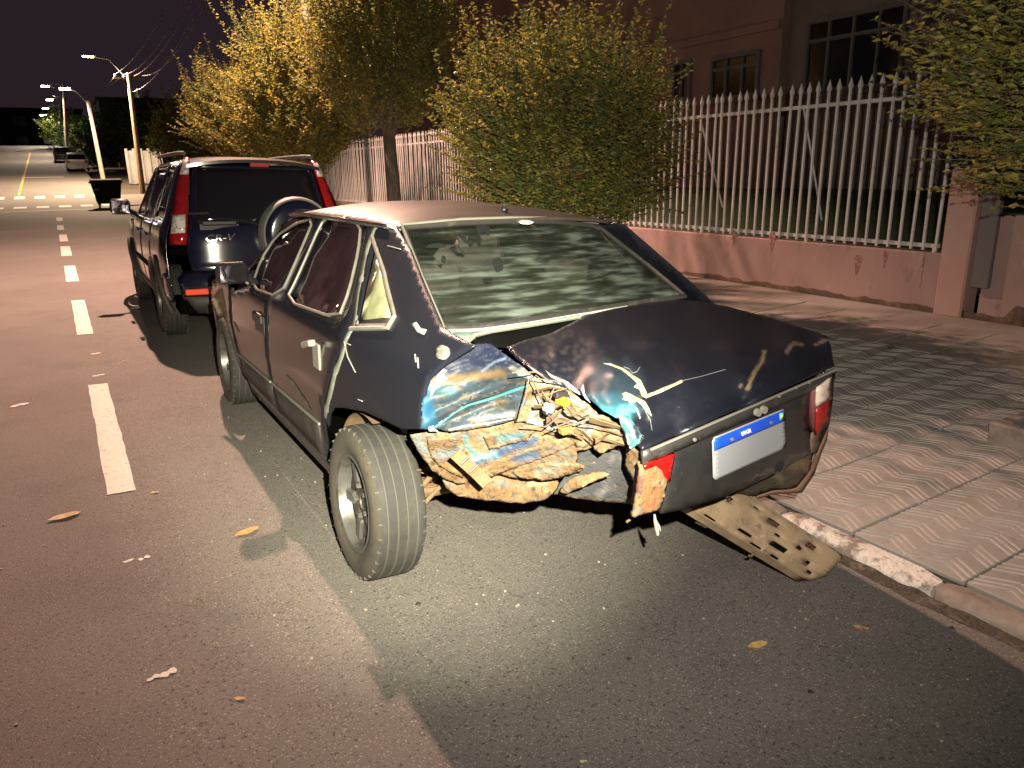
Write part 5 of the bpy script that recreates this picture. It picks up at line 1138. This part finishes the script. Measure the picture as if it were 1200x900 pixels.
for s in (-1, 1):
    def sp(name, out, m=vp, holes=(), parent=suv, off=0, step=.06, roll=.005, thick=.008): return surface(name, out, vs(off, s), m, parent, (s, 0, .2), step, thick, holes, roll)
    w1 = [(1.30, 1.07), (2.02, 1.07), (1.78, 1.36), (1.55, 1.52), (1.32, 1.54)]; w2 = [(.42, 1.08), (1.20, 1.07), (1.21, 1.54), (.55, 1.54), (.44, 1.30)]; w3 = [(-.30, 1.12), (.30, 1.10), (.30, 1.52), (-.12, 1.50)]
    d1 = sp('front_door', [(1.26, .40), (2.12, .40), (2.20, .80), (2.18, 1.02), (2.08, 1.05), (1.84, 1.36), (1.58, 1.57), (1.26, 1.60)], holes=[w1]); d2 = sp('rear_door', [(.55, .40), (1.24, .40), (1.24, 1.60), (.48, 1.60), (.36, 1.30), (.34, 1.05), (.38, .72), (.46, .55)], holes=[w2])
    q = sp('rear_quarter', [(.32, 1.05), (.34, 1.30), (.46, 1.60), (-.30, 1.60), (-.40, 1.56), (-.60, 1.05), (-.64, .66), (-.66, .42), (-.40, .40)]+arch(0, .40, 170, 10)[1:-1]+[(.40, .48), (.36, .72)], holes=[w3])
    for d, wn, y in ((d1, w1, 1.40), (d2, w2, .52)):
        sp('window_glass', grow(wn, 1.04), vside, parent=d, off=.014, roll=0, step=.15)
        b = MB(); b.box((s*(vhw(y, .93)+.020), y, .93), (.014, .09, .017), bev=.008); b.build('door_handle', vp, d)
        pts = [vs(-.012, s)(yy, .62) for yy in np.linspace(min(p[0] for p in wn)-.02, max(p[0] for p in wn)+.05, 6)]; tube('side_moulding', pts, .016, clad, d, 6)
    sp('window_glass', grow(w3, 1.04), vside, parent=q, off=.014, roll=0, step=.15)
    sp('front_wing', [(2.14, .40), (2.22, .80), (2.20, 1.0), (2.8, .98), (3.3, .86), (3.40, .60), (3.38, .42), (3.04, .42)]+arch(2.62, .40, 12, 170)[1:-1])
    sp('sill', [(.42, .385), (2.2, .385), (2.2, .27), (.42, .27)], clad, off=-.006, step=.1)
    for yc in (0, 2.62): tube('arch_flare', [vs(-.012, s)(*p) for p in arch(yc, .41, -8, 188, 18)], .028, clad, suv, 8)
    tube('roof_rail', [(s*.58, y, 1.685-.02*(abs(y-.7)/1.1)**4) for y in np.linspace(-.30, 1.65, 14)], .018, mat('rail_dark', (.06, .058, .056), .5), suv, 8)
# roof
surface('roof', [(-.625, -.36), (0, -.42), (.625, -.36), (.64, 1.5), (.60, 1.72), (0, 1.80), (-.60, 1.72), (-.64, 1.5)], lambda x, y: (x, y, np.interp(y, [-.45, -.2, .6, 1.4, 1.8], [1.635, 1.655, 1.675, 1.65, 1.58])-.075*(abs(x)/.64)**2.5), mat('suv_roof', (.018, .015, .016), .30, coat=.6, layers=[(3, (.045, .036, .034), .45, .7)]), suv, (0, 0, 1), .09, .012)
sp_ = MB(); n = 12; v_ = []
for k in range(n+1):
    x = -.60+1.2*k/n; z = 1.640-.06*(abs(x)/.62)**2.5
    v_ += [(x, -.34, z+.012), (x, -.52+.04*(abs(x)/.6)**3, z-.012), (x, -.52+.04*(abs(x)/.6)**3, z-.040), (x, -.38, z-.045)]
sp_.add(v_, [(4*k+i, 4*k+(i+1) % 4, 4*k+4+(i+1) % 4, 4*k+4+i) for k in range(n) for i in range(4)]+[(0, 1, 2, 3), tuple(4*n+i for i in range(4))])
spo = sp_.build('roof_spoiler', MATS['suv_roof'], suv, smooth=True, flat_angle=40)
# tailgate
gate = surface('tailgate', [(-.66, .66), (.66, .66), (.69, .95), (.64, 1.05), (.54, 1.585), (-.54, 1.585), (-.64, 1.05), (-.69, .95)], vr(), vp, suv, (0, -1, .2), .06, .01, holes=[[(-.58, 1.07), (.58, 1.07), (.50, 1.55), (-.50, 1.55)]])
surface('rear_window', [(-.60, 1.06), (.60, 1.06), (.515, 1.56), (-.515, 1.56)], vr(-.010), vglass, gate, (0, -1, .2), .1, .006, roll=0)
c = rear_px((258, 266)); b = MB(); b.box((c[0], vrear(*c)-.022, c[1]), (.15, .016, .022), bev=.010); b.box((c[0], vrear(*c)-.008, c[1]-.035), (.17, .008, .03), bev=.005); b.build('gate_handle', blackm, gate)
chrome = mat('chrome', (.62, .61, .60), .18, .9)
def letters(s, p0, p1, h, parent, m, name='lettering', slant=.0):
    me = text_mesh(s); co = np.array([v.co[:] for v in me.vertices]); a = np.array(rear_px(p0)); e = np.array(rear_px(p1)); wd = co[:, 0].max()-co[:, 0].min(); ht = co[:, 1].max()-co[:, 1].min()
    for v, q in zip(me.vertices, co):
        u = (q[0]-co[:, 0].min())/wd+slant*(q[1]/ht); x = a[0]+(e[0]-a[0])*u; z = a[1]+(e[1]-a[1])*u+q[1]/ht*h; v.co = (x, vrear(x, z)-.004-.006*(q[2] > 0), z)
    me.materials.append(m); return link(name, me, parent)
letters('CR-V', (243, 284), (276, 282), .055, gate, chrome, slant=.08)
letters('HONDA', (224, 256), (246, 255), .018, gate, chrome)
# third brake lamp, wiper
c = rear_px((304, 200)); box('high_brake_lamp', (c[0], vrear(*c)-.012, c[1]), (.085, .010, .022), mat('brake_lens', (.40, .05, .06), .25), gate, bev=.006)
tube('rear_wiper', [vr(.03)(-.05, 1.06), vr(.03)(-.20, 1.10), vr(.03)(-.42, 1.12)], .008, blackm, gate, 6)
# tail lamps
vred = mat('suv_red_lens', (.28, .008, .011), .12, coat=.6, layers=[(22, (.25, .008, .010), .48, .56, 1)]); vclear = mat('suv_clear_lens', (.62, .58, .56), .15, coat=.5, layers=[(40, (.32, .28, .27), .5, .6, 1)])
Lp = RP([(217, 191), (224, 192), (223, 215), (221, 250), (219.5, 291), (199.5, 291), (201, 272), (206, 240), (211, 213)])
c1 = RP([(216.5, 194), (223.2, 195), (222.6, 211), (212.5, 211)]); c2 = RP([(204, 257), (219, 256.5), (218.5, 277), (202, 278)])
def mir(l): return [(-x, z) for x, z in l]
for f in (lambda l: l, mir):
    o = surface('tail_lamp', f(Lp), vr(.016), vred, suv, (0, -1, 0), .05, .03, roll=.006)
    for c in (c1, c2): surface('clear_lens', f(c), vr(.022), vclear, o, (0, -1, 0), .05, .01, roll=.003)
# bumper
bp = surface('rear_bumper', [(-.76, .45), (.76, .45), (.78, .62), (.72, .675), (-.72, .675), (-.78, .62)], vr(.02), vp, suv, (0, -1, 0), .06, .03, roll=.008)
surface('lower_bumper', [(-.76, .445), (.76, .445), (.70, .30), (.40, .27), (-.40, .27), (-.70, .30)], vr(.01), clad, suv, (0, -1, 0), .06, .03, roll=.006)
for s in (-1, 1):
    surface('bumper_corner', [(-.63, .40), (-.35, .40), (-.40, .50), (-.50, .64), (-.63, .66)], vs(-.012, s), vp, suv, (s, 0, 0), .05, .02, roll=.005)
    c = rear_px((237, 343.5)); o = box('reflector', (-c[0]*s if s > 0 else c[0], vrear(*c)-.032, c[1]), (.13, .010, .026), mat('reflector_red', (.80, .07, .02), .3), bp, bev=.006)
# spare wheel in its hard cover
so = VF.at((349, 279), 1, -.86)
sw = MB(); sw.lathe([(-.14, .001), (-.14, .10), (-.135, .24), (-.12, .29), (-.09, .315), (0, .325), (.10, .325), (.10, .001)], 40, 'y', (so[0], -.80, so[2])); spare = sw.build('spare_wheel_cover', vp, suv, smooth=True, flat_angle=50)
MB().lathe([(-.105, .306), (-.11, .322), (-.06, .334), (.06, .334), (.06, .326)], 40, 'y', (so[0], -.80, so[2])).build('cover_ring', mat('pale_ring', (.15, .145, .135), .6), spare, smooth=True, flat_angle=40)
tube('spare_arm', [(so[0], -.72, .80), (so[0]+.1, -.70, .78), (so[0]+.25, -.68, .78)], .03, blackm, suv, 8)
# front end, glass, floor
surface('bonnet', [(-.74, 2.22), (.74, 2.22), (.74, 2.9), (.64, 3.40), (-.64, 3.40), (-.74, 2.9)], lambda x, y: (x, y, 1.045-.03*(x/.7)**2-.16*max(0, (y-2.2)/1.2)**1.6), vp, suv, (0, 0, 1), .1, .01)
surface('windscreen', [(-.74, 2.24), (.74, 2.24), (.59, 1.72), (-.59, 1.72)], lambda x, y: (x, y, 1.60-(y-1.72)*1.02-.04*(x/.7)**2), vglass, suv, (0, 1, .5), .12, .006, roll=0)
surface('nose', [(-.78, .30), (.78, .30), (.80, .60), (.72, .92), (-.72, .92), (-.80, .60)], lambda x, z: (x, 3.46-.20*(abs(x)/.8)**3-.1*abs(z-.55), z), vp, suv, (0, 1, 0), .1, .01)
b = MB(); b.box((0, 1.3, .36), (.78, 2.0, .06)); b.box((0, 1.2, .80), (.78, 1.4, .03)); b.build('underbody', blackv, suv)
for x in (-.36, .36):
    b = MB(); b.box((x, .55, 1.0), (.24, .07, .28), Matrix.Rotation(-.2, 3, 'X'), bev=.05); b.box((x, .48, 1.36), (.12, .05, .08), bev=.03); b.build('rear_seat', interior, suv)
# mirrors
for s in (-1, 1):
    b = MB(); b.box((s*1.0, 2.02, 1.14), (.105, .055, .085), bev=.03); m_ = b.build('door_mirror', blackm, suv, smooth=True, flat_angle=40)
    box('mirror_glass', (s*1.0, 1.963, 1.14), (.088, .003, .068), MATS['mirror'], m_); tube('mirror_arm', [(s*.92, 2.04, 1.10), (s*.84, 2.08, 1.06)], .03, blackm, m_, 8)
for x, y in ((-.775, 0), (.775, 0), (-.775, 2.62), (.775, 2.62)): wheel(x, y, -1 if x < 0 else 1, suv, .335, .108, .205)
for y in (0, 2.62): tube('axle', [(-.7, y, .32), (.7, y, .32)], .04, blackv, suv, 8)
tube('exhaust_pipe', [(.45, -.4, .30), (.45, -.80, .29)], .028, steel, suv, 10)

suv.scale = (1.02, 1.0, 1.035)
# ================================================================ SMALL CARS UP THE STREET
def small_car(name, label, px, py, y, col, rough=.3):
    x = W.at((px, py), 1, y)[0]; o = empty(name, (x, y, gz(y)), 0); o.rotation_euler = (math.atan(.08), 0, 0); tag(o, label, 'car', 'cars parked up the hill')
    pm = mat('paint_'+name+label[:5], col, rough, coat=.5)
    secs = [(-.05, .55, .62, .62), (.0, .80, .95, .95), (.25, .84, .98, 1.40), (.9, .86, .98, 1.47), (1.9, .86, .97, 1.44), (2.7, .85, .96, .98), (3.5, .82, .88, .90), (3.75, .72, .70, .72)]
    b = MB(); v = []
    for yy, h_, zb, zr in secs:
        r = h_*.76 if zr > zb+.1 else h_*.9
        v += [(-h_*.94, yy, .28), (-h_, yy, .55), (-h_*.98, yy, zb), (-r, yy, zr), (r, yy, zr), (h_*.98, yy, zb), (h_, yy, .55), (h_*.94, yy, .28)]
    f = [(8*i+k, 8*i+(k+1) % 8, 8*i+8+(k+1) % 8, 8*i+8+k) for i in range(len(secs)-1) for k in range(8)]+[tuple(range(8)), tuple(8*(len(secs)-1)+k for k in range(8))]
    b.add(v, f).build('body', pm, o, smooth=True, flat_angle=40)
    b = MB(); b.add([(-.70, -.0, 1.0), (.70, -.0, 1.0), (.58, .22, 1.38), (-.58, .22, 1.38)], [(0, 1, 2, 3)]); b.add([(p[0], p[1]-.03, p[2]+.01) for p in [(-.70, -.0, 1.0), (.70, -.0, 1.0), (.58, .22, 1.38), (-.58, .22, 1.38)]], [(0, 1, 2, 3)])
    b.build('rear_window', darkglass, o)
    for s in (-1, 1):
        box('tail_lamp', (s*.66, -.05, .82), (.10, .03, .10), mat('far_red', (.30, .02, .02), .3), o, bev=.01)
        b = MB(); b.add([(s*.85, .45, .99), (s*.85, 2.5, .99), (s*.70, 1.9, 1.39), (s*.70, .75, 1.40)], [(0, 1, 2, 3)]); b.add([(s*.865, .45, .99), (s*.865, 2.5, .99), (s*.715, 1.9, 1.39), (s*.715, .75, 1.40)], [(0, 1, 2, 3)]); b.build('side_window', darkglass, o)
        for yy in (.65, 3.0): MB().lathe([(-.09, .01), (-.09, .28), (.09, .28), (.09, .01)], 16, 'x', (s*.74, yy, .28)).build('wheel', blackm, o)
    box('bumper', (0, -.07, .45), (.80, .07, .12), pm, o, bev=.03); box('plate', (0, -.15, .55), (.2, .005, .06), mat('sticker_pale', (.5, .48, .45), .6), o)
    return o
small_car('parked_car', 'white hatchback parked at the kerb uphill past the zebra crossing', 93, 205, 75, (.70, .69, .67))
small_car('parked_car', 'dark car parked just uphill of the white hatchback', 76, 190, 86, (.020, .020, .024))

# ================================================================ LITTER
def leaf(px, py, L, ang, col, label, curl=.16, wr=.46):
    q = road_hit((px, py)); n = 8; v = []
    for i in range(n+1):
        u = i/n; hw_ = L*wr*math.sin(math.pi*u**.8)*.5
        zc = .004+curl*L*abs(u-.5)**2
        for s in (-1, 0, 1): v.append((s*hw_, (u-.5)*L, zc+(curl*.35*L*(s*s)*math.sin(math.pi*u))+.002*math.sin(9*u+s)))
    f = [(3*i+k, 3*i+k+1, 3*i+4+k, 3*i+3+k) for i in range(n) for k in (0, 1)]
    o = MB().add(v, f).add([(-.001, -L*.5, .02), (.001, -L*.5, .02), (0, -L*.72, .012)], [(0, 1, 2)]).build('fallen_leaf', mat('leafdry'+label[:6], col, .7, sss=.2, layers=[(40, tuple(c*.6 for c in col), .5, .7)]), None, smooth=True)
    o.location = q; o.rotation_euler = (0, TILT*.8, ang); tag(o, label, 'leaf', 'dry leaves on the road'); return o
leaf(75, 607, .14, 1.75, (.62, .46, .26), 'pale dry leaf on the asphalt beside the broken lane line')
leaf(289, 625, .12, 1.9, (.55, .28, .09), 'orange dry leaf at the edge of the wreck shadow by the rear wheel')
leaf(181, 578, .045, 1.3, (.60, .40, .18), 'tiny tan leaf near the end of the nearest lane dash')
leaf(887, 758, .082, 1.4, (.62, .42, .13), 'yellow leaf lying on the asphalt behind the bumper beam')
leaf(1007, 737, .060, .7, (.50, .26, .14), 'thin reddish leaf on the road close to the kerb')
leaf(945, 727, .018, .4, (.50, .38, .12), 'speck of yellow leaf between the two larger leaves and the kerb')
leaf(281, 820, .035, 1.0, (.60, .36, .16), 'small tan leaf crumb by the torch shadow edge')
leaf(146, 424, .05, 1.0, (.55, .45, .3), 'small pale leaf beside the lane line near the four-by-four shadow')
leaf(683, 894, .022, 1.2, (.60, .52, .25), 'tiny yellow crumb of leaf on the open asphalt behind the car')
leaf(1005, 842, .05, 1.4, (.35, .30, .16), 'thin dry grass stalk on the dark asphalt', wr=.06)
random.seed(5)
b = MB()
for k in range(260):
    x, y = random.uniform(-.6, 2.5), random.uniform(.9, 6); s = random.uniform(.0015, .004); b.box((x, y, rz(x)+s*.5), (s, s*random.uniform(.6, 1.6), s*.6), Matrix.Rotation(random.random()*3, 3, 'Z'))
o = b.build('road_grit', mat('grit', (.34, .30, .25), .9)); tag(o, 'scattered pale grit on the asphalt', None, None, 'stuff')
def clod(px, py, s, label):
    q = road_hit((px, py)); b = MB(); n = 7
    v = [(s*random.uniform(.6, 1)*math.cos(t), s*random.uniform(.6, 1)*math.sin(t), 0) for t in np.linspace(0, 6.28, n, endpoint=False)]; v += [(p[0]*.55, p[1]*.55, s*random.uniform(.35, .6)) for p in v]
    o = b.add(v, [(i, (i+1) % n, n+(i+1) % n, n+i) for i in range(n)]+[tuple(range(n, 2*n)), tuple(range(n))[::-1]]).build('debris', mat('debris_dark', (.02, .018, .016), .8)); o.location = q; tag(o, label, 'debris', 'bits of black debris on the road')
clod(737, 772, .010, 'small upright black chip on the asphalt'); clod(950, 811, .012, 'black crumb on the dark asphalt below the yellow leaf'); clod(490, 708, .014, 'dark flattened chip behind the rear wheel'); clod(1115, 736, .012, 'dark crumb beside the whitewashed kerb')
